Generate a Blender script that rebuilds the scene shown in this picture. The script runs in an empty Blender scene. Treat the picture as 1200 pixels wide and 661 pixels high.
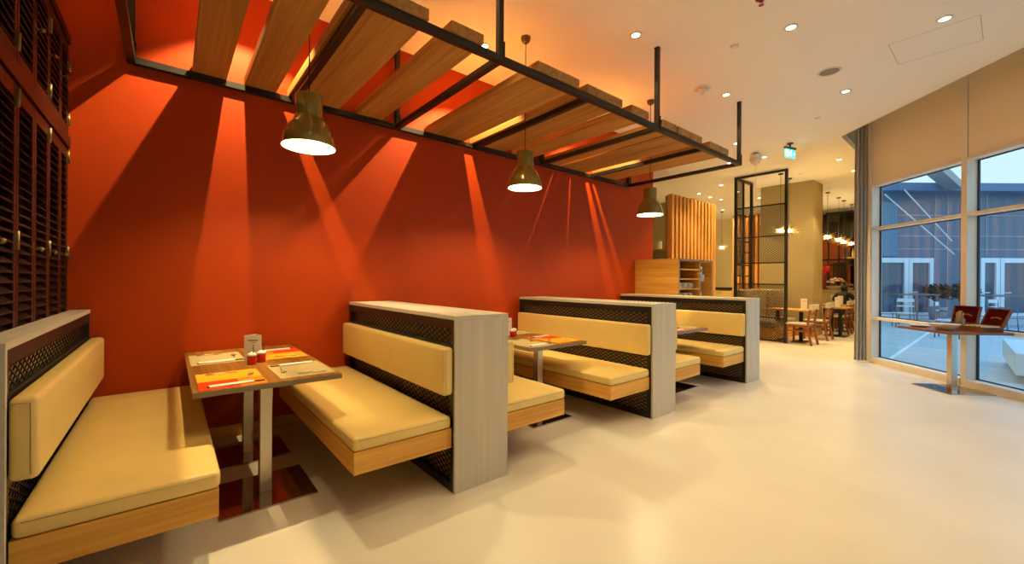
import bpy, bmesh, math, random
from mathutils import Vector, Matrix

C = bpy.context.scene.collection
S = bpy.context.scene
PI = math.pi
random.seed(4)

# ------------------------------------------------------------------ camera, world, exposure
cam = bpy.data.cameras.new('camera')
cam.sensor_width = 36.0
cam.lens = 36.0 * 484.8 / 1200.0
cam.shift_y = -2.745 / 1200.0
cam.clip_end = 200
camo = bpy.data.objects.new('camera', cam)
C.objects.link(camo)
YAW = 0.879
camo.matrix_world = (Matrix.Translation((0, 0, 1.40)) @ Matrix.Rotation(YAW, 4, 'Z')
                     @ Matrix.Rotation(PI / 2, 4, 'X') @ Matrix.Rotation(0.0063, 4, 'Z'))
S.camera = camo

S.view_settings.view_transform = 'Standard'
S.view_settings.look = 'None'
S.view_settings.gamma = 1.0
S.view_settings.use_curve_mapping = False
S.view_settings.exposure = 0.0

SPOT_W = 46.0           # each downlight of the open floor
BACK_W = 165.0          # the dining room beyond
CANOPY_W = 330.0        # the stronger accent downlights over the canopy
SPOT_COL = (1.0, 0.70, 0.32)
PEND_E = 780.0          # bulb emission of the pendants
STAR_E = 260.0
SKY = (0.27, 0.56, 0.92)
SKY_E = 2.25

wd = bpy.data.worlds.new('dusk_sky')
S.world = wd
wd.use_nodes = True
nt = wd.node_tree
nt.nodes.clear()
wo = nt.nodes.new('ShaderNodeOutputWorld')
bg = nt.nodes.new('ShaderNodeBackground')
tc = nt.nodes.new('ShaderNodeTexCoord')
sx = nt.nodes.new('ShaderNodeSeparateXYZ')
rmp = nt.nodes.new('ShaderNodeValToRGB')
rmp.color_ramp.elements[0].color = (0.38, 0.48, 0.48, 1)
rmp.color_ramp.elements[0].position = 0.22
rmp.color_ramp.elements[1].position = 0.6
rmp.color_ramp.elements[1].color = (*SKY, 1)
nt.links.new(tc.outputs['Generated'], sx.inputs[0])
nt.links.new(sx.outputs['Z'], rmp.inputs[0])
nt.links.new(rmp.outputs[0], bg.inputs[0])
bg.inputs[1].default_value = SKY_E
nt.links.new(bg.outputs[0], wo.inputs[0])


# ------------------------------------------------------------------ helpers
def material(name, col, rough=0.5, metal=0.0, spec=0.5, noise=None, bump=None, emit=None, coat=0.0):
    """noise=(scale, amount, detail): the base colour varies by +-amount; bump=(scale, strength)"""
    m = bpy.data.materials.new(name)
    m.use_nodes = True
    t = m.node_tree
    b = t.nodes['Principled BSDF']
    b.inputs['Base Color'].default_value = (*col, 1)
    b.inputs['Roughness'].default_value = rough
    b.inputs['Metallic'].default_value = metal
    b.inputs['Specular IOR Level'].default_value = spec
    b.inputs['Coat Weight'].default_value = coat
    co = t.nodes.new('ShaderNodeTexCoord')
    if noise:
        n = t.nodes.new('ShaderNodeTexNoise')
        n.inputs['Scale'].default_value = noise[0]
        n.inputs['Detail'].default_value = noise[2] if len(noise) > 2 else 4
        r = t.nodes.new('ShaderNodeValToRGB')
        a = noise[1]
        r.color_ramp.elements[0].position = 0.3
        r.color_ramp.elements[1].position = 0.7
        r.color_ramp.elements[0].color = (*[c * (1 - a) for c in col], 1)
        r.color_ramp.elements[1].color = (*[min(1, c * (1 + a)) for c in col], 1)
        t.links.new(co.outputs['Object'], n.inputs['Vector'])
        t.links.new(n.outputs['Fac'], r.inputs[0])
        t.links.new(r.outputs[0], b.inputs['Base Color'])
    if bump:
        n2 = t.nodes.new('ShaderNodeTexNoise')
        n2.inputs['Scale'].default_value = bump[0]
        n2.inputs['Detail'].default_value = 3
        bp = t.nodes.new('ShaderNodeBump')
        bp.inputs['Strength'].default_value = bump[1]
        bp.inputs['Distance'].default_value = 0.01
        t.links.new(co.outputs['Object'], n2.inputs['Vector'])
        t.links.new(n2.outputs['Fac'], bp.inputs['Height'])
        t.links.new(bp.outputs[0], b.inputs['Normal'])
    if emit:
        b.inputs['Emission Color'].default_value = (*emit[0], 1)
        b.inputs['Emission Strength'].default_value = emit[1]
    return m


def wood(name, c1, c2, axis='X', rough=0.5, fine=26.0, spec=0.35):
    """grain lines run along the given axis"""
    m = bpy.data.materials.new(name)
    m.use_nodes = True
    t = m.node_tree
    b = t.nodes['Principled BSDF']
    b.inputs['Roughness'].default_value = rough
    b.inputs['Specular IOR Level'].default_value = spec
    co = t.nodes.new('ShaderNodeTexCoord')
    mp = t.nodes.new('ShaderNodeMapping')
    mp.inputs['Scale'].default_value = {'X': (0.9, fine, fine), 'Y': (fine, 0.9, fine), 'Z': (fine, fine, 0.9)}[axis]
    n = t.nodes.new('ShaderNodeTexNoise')
    n.inputs['Scale'].default_value = 1.0
    n.inputs['Detail'].default_value = 5
    n.inputs['Distortion'].default_value = 0.6
    mp2 = t.nodes.new('ShaderNodeMapping')
    k = fine / 7.0
    mp2.inputs['Scale'].default_value = {'X': (0.5, k, k), 'Y': (k, 0.5, k), 'Z': (k, k, 0.5)}[axis]
    n2 = t.nodes.new('ShaderNodeTexNoise')
    n2.inputs['Scale'].default_value = 1.0
    n2.inputs['Detail'].default_value = 2
    mx = t.nodes.new('ShaderNodeMath')
    mx.operation = 'MULTIPLY_ADD'
    mx.inputs[1].default_value = 0.55
    r = t.nodes.new('ShaderNodeValToRGB')
    r.color_ramp.elements[0].position = 0.36
    r.color_ramp.elements[1].position = 0.64
    r.color_ramp.elements[0].color = (*c1, 1)
    r.color_ramp.elements[1].color = (*c2, 1)
    md = t.nodes.new('ShaderNodeMath')
    md.operation = 'MULTIPLY'
    md.inputs[1].default_value = 0.45
    L = t.links.new
    L(co.outputs['Object'], mp.inputs[0])
    L(co.outputs['Object'], mp2.inputs[0])
    L(mp.outputs[0], n.inputs['Vector'])
    L(mp2.outputs[0], n2.inputs['Vector'])
    L(n2.outputs['Fac'], md.inputs[0])
    L(n.outputs['Fac'], mx.inputs[0])
    L(md.outputs[0], mx.inputs[2])
    L(mx.outputs[0], r.inputs[0])
    L(r.outputs[0], b.inputs['Base Color'])
    return m


def glass(name, tint=(1, 1, 1), refl=0.9):
    """thin window glass: see-through, mirroring at grazing angles"""
    m = bpy.data.materials.new(name)
    m.use_nodes = True
    t = m.node_tree
    t.nodes.clear()
    o = t.nodes.new('ShaderNodeOutputMaterial')
    tr = t.nodes.new('ShaderNodeBsdfTransparent')
    tr.inputs[0].default_value = (*tint, 1)
    gl = t.nodes.new('ShaderNodeBsdfGlossy')
    gl.inputs['Roughness'].default_value = 0.0
    gl.inputs[0].default_value = (refl, refl, refl, 1)
    lw = t.nodes.new('ShaderNodeLayerWeight')
    lw.inputs[0].default_value = 0.5
    pw = t.nodes.new('ShaderNodeMath')
    pw.operation = 'POWER'
    pw.inputs[1].default_value = 5.0
    fr = t.nodes.new('ShaderNodeMath')
    fr.operation = 'MULTIPLY_ADD'
    fr.inputs[1].default_value = 0.90
    fr.inputs[2].default_value = 0.07
    t.links.new(lw.outputs['Facing'], pw.inputs[0])
    t.links.new(pw.outputs[0], fr.inputs[0])
    mx = t.nodes.new('ShaderNodeMixShader')
    t.links.new(fr.outputs[0], mx.inputs[0])
    t.links.new(tr.outputs[0], mx.inputs[1])
    t.links.new(gl.outputs[0], mx.inputs[2])
    t.links.new(mx.outputs[0], o.inputs[0])
    return m


class MB:
    """collects simple solids and links them as ONE mesh object"""

    def __init__(self):
        self.v, self.f, self.sm = [], [], []

    def add(self, vs, fs, smooth=False):
        n = len(self.v)
        self.v += [tuple(p) for p in vs]
        self.f += [tuple(i + n for i in f) for f in fs]
        self.sm += [smooth] * len(fs)
        return self

    def box(self, x0, x1, y0, y1, z0, z1, mat=None):
        vs = [Vector(p) for p in ((x0, y0, z0), (x1, y0, z0), (x1, y1, z0), (x0, y1, z0),
                                  (x0, y0, z1), (x1, y0, z1), (x1, y1, z1), (x0, y1, z1))]
        if mat is not None:
            vs = [mat @ p for p in vs]
        return self.add(vs, [(0, 3, 2, 1), (4, 5, 6, 7), (0, 1, 5, 4), (1, 2, 6, 5), (2, 3, 7, 6), (3, 0, 4, 7)])

    def bevelbox(self, x0, x1, y0, y1, z0, z1, r=0.004, mat=None):
        return self.round_box(x0, x1, y0, y1, z0, z1, r, 2, 0.0, mat, False)

    def round_box(self, x0, x1, y0, y1, z0, z1, r, k=4, puff=0.0, mat=None, smooth=True):
        bm = bmesh.new()
        bmesh.ops.create_cube(bm, size=1)

        def axis(a, b):
            c = [a + r * (1 - math.cos(i / k * PI / 2)) for i in range(k)] + [a + r]
            d = [b - r * (1 - math.cos(i / k * PI / 2)) for i in range(k)] + [b - r]
            n = max(1, int((b - a) / 0.12)) if puff else 1
            m = [a + r + (b - a - 2 * r) * i / n for i in range(1, n)]
            return c + m + d[::-1]
        bm.free()
        xs, ys, zs = axis(x0, x1), axis(y0, y1), axis(z0, z1)

        def P(x, y, z):
            c = Vector((min(max(x, x0 + r), x1 - r), min(max(y, y0 + r), y1 - r), min(max(z, z0 + r), z1 - r)))
            d = Vector((x, y, z)) - c
            if d.length > 1e-9:
                p = c + d.normalized() * r
            else:
                p = c
            if puff and p.z > (z0 + z1) / 2:
                u = (2 * (p.x - x0) / (x1 - x0) - 1)
                w = (2 * (p.y - y0) / (y1 - y0) - 1)
                p.z += puff * max(0, 1 - abs(u) ** 6) * max(0, 1 - abs(w) ** 3)
            return mat @ p if mat is not None else p

        def sheet(A, B, fn, flip):
            vs = [fn(a, b) for a in A for b in B]
            nb = len(B)
            fs = []
            for i in range(len(A) - 1):
                for j in range(nb - 1):
                    q = (i * nb + j, (i + 1) * nb + j, (i + 1) * nb + j + 1, i * nb + j + 1)
                    fs.append(q[::-1] if flip else q)
            self.add(vs, fs, smooth)
        sheet(xs, ys, lambda a, b: P(a, b, z1), False)
        sheet(xs, ys, lambda a, b: P(a, b, z0), True)
        sheet(xs, zs, lambda a, b: P(a, y0, b), False)
        sheet(xs, zs, lambda a, b: P(a, y1, b), True)
        sheet(ys, zs, lambda a, b: P(x1, a, b), False)
        sheet(ys, zs, lambda a, b: P(x0, a, b), True)
        return self

    def bar(self, p, q, w, h, up=(0, 0, 1)):
        p, q = Vector(p), Vector(q)
        d = (q - p).normalized()
        u = Vector(up)
        if abs(d.dot(u)) > 0.98:
            u = Vector((0, 1, 0))
        s = d.cross(u).normalized()
        u = s.cross(d).normalized()
        vs = []
        for o in (p, q):
            for a, b in ((-1, -1), (1, -1), (1, 1), (-1, 1)):
                vs.append(o + s * (a * w / 2) + u * (b * h / 2))
        return self.add(vs, [(0, 1, 2, 3), (7, 6, 5, 4), (0, 4, 5, 1), (1, 5, 6, 2), (2, 6, 7, 3), (3, 7, 4, 0)])

    def tube(self, pts, r, seg=10, smooth=True):
        pts = [Vector(p) for p in pts]
        rs = r if isinstance(r, (list, tuple)) else [r] * len(pts)
        vs, fs = [], []
        prev = None
        for i, p in enumerate(pts):
            d = (pts[min(i + 1, len(pts) - 1)] - pts[max(i - 1, 0)]).normalized()
            a = prev if prev is not None else (Vector((0, 0, 1)) if abs(d.z) < 0.9 else Vector((1, 0, 0)))
            s = d.cross(a).normalized()
            u = s.cross(d).normalized()
            prev = u
            for k in range(seg):
                t = 2 * PI * k / seg
                vs.append(p + (s * math.cos(t) + u * math.sin(t)) * rs[i])
        n = len(pts)
        for i in range(n - 1):
            for k in range(seg):
                k2 = (k + 1) % seg
                fs.append((i * seg + k, i * seg + k2, (i + 1) * seg + k2, (i + 1) * seg + k))
        fs.append(tuple(range(seg))[::-1])
        fs.append(tuple((n - 1) * seg + k for k in range(seg)))
        return self.add(vs, fs, smooth)

    def lathe(self, prof, seg=32, c=(0, 0, 0), smooth=True, sx=1.0, sy=1.0):
        vs, fs = [], []
        for r, z in prof:
            for k in range(seg):
                t = 2 * PI * k / seg
                vs.append((c[0] + max(r, 1e-5) * math.cos(t) * sx, c[1] + max(r, 1e-5) * math.sin(t) * sy, c[2] + z))
        for i in range(len(prof) - 1):
            for k in range(seg):
                k2 = (k + 1) % seg
                fs.append((i * seg + k, i * seg + k2, (i + 1) * seg + k2, (i + 1) * seg + k))
        return self.add(vs, fs, smooth)

    def prism(self, poly, z0, z1, mat=None):
        """poly in x,y extruded in z"""
        n = len(poly)
        vs = [Vector((x, y, z0)) for x, y in poly] + [Vector((x, y, z1)) for x, y in poly]
        if mat is not None:
            vs = [mat @ p for p in vs]
        fs = [tuple(range(n))[::-1], tuple(range(n, 2 * n))]
        fs += [(i, (i + 1) % n, n + (i + 1) % n, n + i) for i in range(n)]
        return self.add(vs, fs)

    def ball(self, c, r, seg=14, sx=1, sy=1, sz=1):
        n = seg // 2
        prof = [(r * math.sin(PI * i / n), -r * math.cos(PI * i / n) * sz) for i in range(n + 1)]
        return self.lathe(prof, seg, c, True, sx, sy)

    def build(self, name, mat, parent=None, loc=None, rotz=0, kind=None):
        me = bpy.data.meshes.new(name)
        me.from_pydata(self.v, [], self.f)
        me.materials.append(mat)
        me.polygons.foreach_set('use_smooth', self.sm)
        bm = bmesh.new()
        bm.from_mesh(me)
        bmesh.ops.remove_doubles(bm, verts=bm.verts, dist=1e-5)
        bmesh.ops.recalc_face_normals(bm, faces=bm.faces)
        bm.to_mesh(me)
        bm.free()
        me.update()
        o = bpy.data.objects.new(name, me)
        C.objects.link(o)
        if parent is not None:
            o.parent = parent
        if loc is not None:
            o.location = loc
        o.rotation_euler.z = rotz
        if kind:
            o['kind'] = kind
        return o


def tag(o, label, cat, group=None):
    o['label'] = label
    o['category'] = cat
    if group:
        o['group'] = group
    return o


def thing(name, label, cat, loc=(0, 0, 0), rotz=0, group=None):
    o = bpy.data.objects.new(name, None)
    C.objects.link(o)
    o.empty_display_size = 0.1
    o.location = loc
    o.rotation_euler.z = rotz
    return tag(o, label, cat, group)


def dup(root, loc=None, rotz=None, label=None, group=None):
    def rec(o, par):
        c = o.copy()
        C.objects.link(c)
        if par is not None:
            c.parent = par
        for ch in kids.get(o.name, []):
            rec(ch, c)
        return c
    kids = {}
    for o in bpy.data.objects:
        if o.parent is not None:
            kids.setdefault(o.parent.name, []).append(o)
    r = rec(root, None)
    if loc is not None:
        r.location = loc
    if rotz is not None:
        r.rotation_euler.z = rotz
    if label:
        r['label'] = label
    if group:
        r['group'] = group
    return r


def text_mesh(name, body, size, mat, parent, matrix, extrude=0.0006, align='CENTER'):
    cu = bpy.data.curves.new(name, 'FONT')
    cu.body = body
    cu.size = size
    cu.extrude = extrude
    cu.align_x = align
    cu.align_y = 'CENTER'
    tmp = bpy.data.objects.new('tmp_text', cu)
    C.objects.link(tmp)
    dg = bpy.context.evaluated_depsgraph_get()
    me = bpy.data.meshes.new_from_object(tmp.evaluated_get(dg))
    bpy.data.objects.remove(tmp)
    bpy.data.curves.remove(cu)
    me.materials.clear()
    me.materials.append(mat)
    me.name = name
    o = bpy.data.objects.new(name, me)
    C.objects.link(o)
    o.parent = parent
    o.matrix_local = matrix
    return o


# ------------------------------------------------------------------ materials
M = {}
M['red_wall'] = material('red_paint', (0.42, 0.044, 0.0012), 0.55, spec=0.2, noise=(3, 0.04, 3))
M['floor'] = material('poured_floor', (0.80, 0.765, 0.68), 0.30, spec=0.45, noise=(1.3, 0.05, 6))
M['ceiling'] = material('ceiling_paint', (0.93, 0.90, 0.82), 0.9, spec=0.1)
M['tan_wall'] = material('tan_wall_paint', (0.58, 0.50, 0.34), 0.8, spec=0.2)
M['olive_wall'] = material('olive_wall_paint', (0.40, 0.33, 0.17), 0.8, spec=0.2)
M['cream_wall'] = material('cream_wall_paint', (0.82, 0.72, 0.47), 0.8, spec=0.2)
M['window_tan'] = material('tan_panel', (0.88, 0.77, 0.58), 0.6, spec=0.3)
M['window_frame'] = material('painted_window_frame', (0.84, 0.77, 0.64), 0.45, spec=0.4)
M['gasket'] = material('dark_gasket', (0.02, 0.025, 0.05), 0.5)
M['laminate'] = wood('grey_laminate', (0.56, 0.51, 0.41), (0.66, 0.605, 0.495), 'Z', 0.55, 75)
M['laminate_x'] = wood('grey_laminate_long', (0.56, 0.51, 0.41), (0.68, 0.625, 0.515), 'X', 0.5, 75)
M['black'] = material('black_steel', (0.014, 0.013, 0.012), 0.42, spec=0.4)
M['mesh_black'] = material('black_mesh', (0.012, 0.011, 0.01), 0.5, spec=0.3)
M['core'] = material('tan_backing_board', (0.60, 0.45, 0.22), 0.8, spec=0.2)
M['leather'] = material('cream_leather', (0.88, 0.65, 0.23), 0.42, spec=0.35, noise=(5, 0.03, 3), bump=(60, 0.04))
M['seam'] = material('cream_piping', (0.60, 0.44, 0.17), 0.5)
M['oak_x'] = wood('oak_long', (0.62, 0.29, 0.045), (0.92, 0.50, 0.10), 'X', 0.5, 30)
M['oak_y'] = wood('oak_across', (0.62, 0.29, 0.045), (0.92, 0.50, 0.10), 'Y', 0.5, 30)
M['oak_z'] = wood('oak_upright', (0.58, 0.27, 0.055), (0.72, 0.37, 0.09), 'Z', 0.5, 26)
M['plank'] = wood('canopy_plank_oak', (0.32, 0.15, 0.034), (0.56, 0.285, 0.078), 'X', 0.6, 34)
M['table_x'] = wood('table_walnut', (0.17, 0.064, 0.011), (0.36, 0.155, 0.027), 'X', 0.5, 34, 0.12)
M['table_edge'] = material('table_edge_band', (0.26, 0.19, 0.10), 0.5)
M['grey_edge'] = material('grey_edge_band', (0.20, 0.20, 0.22), 0.5)
M['chrome'] = material('brushed_steel', (0.62, 0.58, 0.50), 0.30, metal=1.0)
M['mirror_plate'] = material('polished_steel_plate', (0.46, 0.40, 0.34), 0.07, metal=1.0)
M['cutlery'] = material('cutlery_steel', (0.88, 0.86, 0.84), 0.32, metal=1.0)
M['shutter'] = material('mahogany_shutter', (0.042, 0.009, 0.0045), 0.42, spec=0.25, noise=(9, 0.2, 4))
M['shutter_in'] = material('dark_shutter_back', (0.006, 0.004, 0.003), 0.8)
M['slat'] = material('shutter_louvre', (0.022, 0.009, 0.005), 0.45, spec=0.25)
M['brass'] = material('aged_brass', (0.26, 0.20, 0.09), 0.45, metal=1.0)
M['pendant'] = material('olive_gold_lacquer', (0.28, 0.21, 0.038), 0.20, metal=0.35, spec=0.6, coat=0.8)
M['pend_in'] = material('pendant_white_inside', (0.85, 0.80, 0.66), 0.7)
M['bulb'] = material('pendant_bulb', (1, 0.9, 0.7), 0.5, emit=((1.0, 0.84, 0.44), PEND_E))
M['cord'] = material('black_cord', (0.02, 0.015, 0.01), 0.6)
M['canopy_cup'] = material('bronze_cup', (0.20, 0.13, 0.05), 0.4, metal=0.7)
M['white_plastic'] = material('white_plastic', (0.80, 0.77, 0.70), 0.5)
M['trim_ring'] = material('downlight_ring', (0.75, 0.72, 0.66), 0.35)
M['lamp_disc'] = material('downlight_lens', (1, 0.9, 0.7), 0.5, emit=((1.0, 0.86, 0.58), 14.0))
M['speaker_grille'] = material('speaker_grille', (0.30, 0.27, 0.24), 0.7)
M['mat_beige'] = material('beige_placemat', (0.50, 0.39, 0.19), 0.85, spec=0.1, noise=(60, 0.08, 2))
M['mat_orange'] = material('orange_placemat', (0.86, 0.24, 0.015), 0.85, spec=0.1)
M['mat_amber'] = material('amber_placemat_band', (0.90, 0.40, 0.02), 0.85, spec=0.1)
M['mat_red'] = material('red_placemat_band', (0.70, 0.05, 0.006), 0.85, spec=0.1)
M['paper'] = material('white_paper', (0.84, 0.82, 0.76), 0.75)
M['ink'] = material('grey_print', (0.22, 0.19, 0.16), 0.8)
M['sauce_red'] = material('red_glazed_pot', (0.62, 0.012, 0.010), 0.25, coat=0.4)
M['pot_lid'] = material('white_pot_lid', (0.84, 0.80, 0.70), 0.4)
M['dark_metal'] = material('dark_metal', (0.05, 0.035, 0.03), 0.35, metal=0.6)
M['curtain'] = material('grey_curtain', (0.45, 0.43, 0.41), 0.9, noise=(30, 0.04, 3))
M['chair_wood'] = wood('chair_wood', (0.20, 0.055, 0.016), (0.32, 0.10, 0.03), 'Z', 0.4, 30)
M['chair_seat'] = material('grey_chair_pad', (0.46, 0.43, 0.36), 0.6)
M['chair_cap'] = material('pale_back_cover', (0.60, 0.58, 0.52), 0.6)
M['patterned'] = material('taupe_upholstery', (0.36, 0.27, 0.15), 0.8, noise=(28, 0.45, 1))
M['mug'] = material('white_mug', (0.78, 0.75, 0.66), 0.3)
M['mug_green'] = material('green_mug_band', (0.16, 0.22, 0.10), 0.3)
M['blue_paper'] = material('pale_blue_cover', (0.36, 0.50, 0.58), 0.5)
M['navy'] = material('navy_cover', (0.02, 0.05, 0.09), 0.4)
M['yellow'] = material('yellow_card', (0.80, 0.52, 0.03), 0.5)
M['green'] = material('green_card', (0.18, 0.42, 0.05), 0.5)
M['star_metal'] = material('copper_star_rods', (0.90, 0.62, 0.28), 0.4, metal=0.5)
M['star_bulb'] = material('star_bulb', (1, 0.9, 0.7), 0.5, emit=((1.0, 0.76, 0.38), STAR_E))
M['balloon'] = material('translucent_white_balloon', (0.80, 0.72, 0.60), 0.3)
M['ribbon'] = material('lilac_ribbon', (0.50, 0.42, 0.75), 0.5)
M['foil_red'] = material('red_foil_balloon', (0.50, 0.008, 0.010), 0.18, metal=0.3, coat=0.6)
M['bar_red'] = material('terracotta_panel', (0.42, 0.085, 0.02), 0.6)
M['bar_dark'] = material('dark_brown_joinery', (0.035, 0.024, 0.014), 0.5)
M['counter_wood'] = wood('counter_oak', (0.45, 0.25, 0.08), (0.65, 0.38, 0.14), 'X', 0.5, 20)
M['petal_white'] = material('white_petals', (0.85, 0.72, 0.60), 0.6)
M['petal_pink'] = material('peach_petals', (0.80, 0.32, 0.16), 0.6)
M['leaf'] = material('flower_leaves', (0.07, 0.14, 0.03), 0.6)
M['basket'] = material('grey_basket', (0.35, 0.33, 0.30), 0.7)
M['skin'] = material('skin', (0.50, 0.27, 0.15), 0.55)
M['jacket'] = material('black_jacket', (0.008, 0.010, 0.014), 0.6)
M['trousers'] = material('dark_trousers', (0.012, 0.014, 0.02), 0.7)
M['hair'] = material('black_hair', (0.006, 0.005, 0.005), 0.5)
M['boxwood'] = wood('tea_box_wood', (0.17, 0.05, 0.015), (0.26, 0.085, 0.028), 'X', 0.35, 30)
M['boxred'] = material('dark_red_velvet', (0.075, 0.002, 0.003), 0.9, spec=0.1)
M['gold'] = material('gold_lettering', (0.85, 0.52, 0.10), 0.4, metal=0.3)
M['ceramic'] = material('white_ceramic', (0.82, 0.78, 0.70), 0.25)
M['sugar'] = material('sugar_sachets', (0.86, 0.80, 0.68), 0.8)
M['stick'] = material('wooden_sticks', (0.66, 0.45, 0.22), 0.6)
M['glass_thin'] = glass('drinking_glass', (0.96, 0.96, 0.96))
M['pane'] = glass('window_glass', (0.80, 0.93, 1.0))
M['sign_green'] = material('green_exit_panel', (0.02, 0.45, 0.32), 0.4, emit=((0.10, 0.95, 0.72), 1.3))
M['sign_white'] = material('white_exit_pictogram', (0.9, 0.95, 0.95), 0.4, emit=((0.8, 1.0, 0.97), 1.5))
M['sign_box'] = material('grey_sign_housing', (0.12, 0.12, 0.13), 0.4, metal=0.3)
M['paving'] = material('terrace_paving', (0.52, 0.55, 0.56), 0.7, noise=(3, 0.08, 5))
M['facade'] = material('facade_cladding', (0.085, 0.15, 0.235), 0.35, spec=0.6)
M['facade_glass'] = material('facade_glass', (0.02, 0.16, 0.30), 0.06, spec=0.8, coat=0.5)
M['facade_lintel'] = material('facade_lintel', (0.10, 0.18, 0.30), 0.4)
M['joint'] = material('cladding_joint', (0.42, 0.40, 0.38), 0.5)
M['alu'] = material('white_aluminium', (0.80, 0.85, 0.87), 0.35)
M['door_glass'] = material('door_glass', (0.06, 0.10, 0.15), 0.05, spec=0.7)
M['strut'] = material('grey_canopy_steel', (0.30, 0.30, 0.31), 0.5)
M['wire'] = material('pale_cable', (0.75, 0.80, 0.82), 0.5)
M['planter'] = material('white_concrete', (0.72, 0.78, 0.80), 0.7)
M['shrub'] = material('tree_reflection_leaves', (0.03, 0.05, 0.03), 0.7)
M['steel_out'] = material('outdoor_steel', (0.16, 0.18, 0.20), 0.35, metal=0.8)
M['seat_white'] = material('white_outdoor_seat', (0.70, 0.74, 0.76), 0.5)
M['plastic_line'] = material('white_paving_line', (0.85, 0.90, 0.88), 0.6)

# ------------------------------------------------------------------ the setting
XW = -4.387            # face of the red wall
ZC = 3.97              # ceiling
A = Vector((-1.59, 9.446, 0))
T = Vector((0.712, -0.702, 0)).normalized()
N = Vector((-T.y, T.x, 0))
WROT = math.atan2(T.y, T.x)       # local x runs along the window wall, local y outwards


def wp(s, w, z=0.0):
    return A + T * s + N * w + Vector((0, 0, z))


fl = MB()
e1, e2 = wp(6.6, 0.0), wp(-0.06, 0.0)
fl.prism([(-9.6, -0.75), (3.3, -0.75), (3.3, 4.6), (e1.x, e1.y), (e2.x, e2.y), (-3.44, 19.3), (-9.6, 19.3)], -0.10, 0.0)
fl.build('floor', M['floor'], kind='structure')

ce = MB()
c1 = Vector((-1.93, 9.147, 0))
c2 = c1 + T * 7.6
ce.prism([(-9.6, -0.75), (3.3, -0.75), (3.3, c2.y), (c2.x, c2.y), (c1.x, c1.y), (-1.96, 10.3), (-1.80, 10.33), (-3.44, 19.3), (-9.6, 19.3)],
         ZC, ZC + 0.12)
ce.build('ceiling', M['ceiling'], kind='structure')
# the curtain pocket above the window
pk = MB()
pk.prism([(p.x, p.y) for p in (c1 - T * .5, c2, c2 + N * .56, c1 + T * .3 + N * .60, c1 + N * .8)], 4.58, 4.66)
pk.build('ceiling_pocket', M['ceiling'], kind='structure')
fa = MB()
fa.bar(c1 - N * .02 + Vector((0, 0, 4.335)), c2 - N * .02 + Vector((0, 0, 4.335)), 0.04, 0.49)
fa.build('trim_1', M['ceiling'], kind='structure')
pe = MB()
pe.box(-1.98, -1.94, 9.13, 10.32, ZC + 0.12, 4.58)
pe.build('trim_2', M['olive_wall'], kind='structure')

w = MB()
w.box(XW - 0.18, XW, -0.75, 7.13, 0, ZC)
w.build('wall_red', M['red_wall'], kind='structure')
w = MB()
w.box(XW, 3.3, -0.85, -0.70, 0, ZC)
w.build('wall_behind_shutters', M['cream_wall'], kind='structure')
w = MB()
w.box(3.2, 3.35, -0.75, 4.75, 0, 4.6)
w.build('wall_right', M['tan_wall'], kind='structure')
w = MB()
w.box(-9.6, XW - 0.18, 7.0, 7.13, 0, ZC)
w.build('wall_back_left', M['cream_wall'], kind='structure')
w = MB()
w.box(-9.75, -9.6, 7.0, 19.3, 0, ZC)
w.build('wall_far_left', M['cream_wall'], kind='structure')
w = MB()
w.box(-9.6, -6.35, 12.55, 12.75, 0, ZC)
w.build('wall_olive', M['olive_wall'], kind='structure')
w = MB()
w.box(-9.6, -5.0, 17.7, 17.85, 0, ZC)
w.build('wall_far', M['cream_wall'], kind='structure')
w = MB()
w.box(-9.6, -3.46, 19.3, 19.45, 0, ZC)
w.build('wall_kitchen', M['bar_dark'], kind='structure')
w = MB()
w.prism([(-3.50, 19.4), (-1.68, 9.62), (wp(-.06, 0).x, wp(-.06, 0).y), (wp(-.035, .02).x, wp(-.035, .02).y), (wp(-.035, .165).x, wp(-.035, .165).y), (-3.30, 19.4)], 0, 4.6)
w.build('wall_beside_curtain', M['cream_wall'], kind='structure')
w = MB()
w.box(-4.40, -3.19, 12.50, 13.30, 0, ZC)
w.build('column_wall', M['olive_wall'], kind='structure')
w = MB()
w.box(-4.41, -3.18, 12.485, 13.31, 0, 0.10)
w.build('baseboard_column', M['oak_x'], kind='structure')
w = MB()
w.box(XW, XW + 0.016, -0.56, 6.5, 0.0, 0.105)
w.build('baseboard_red', M['oak_y'], kind='structure')

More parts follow.
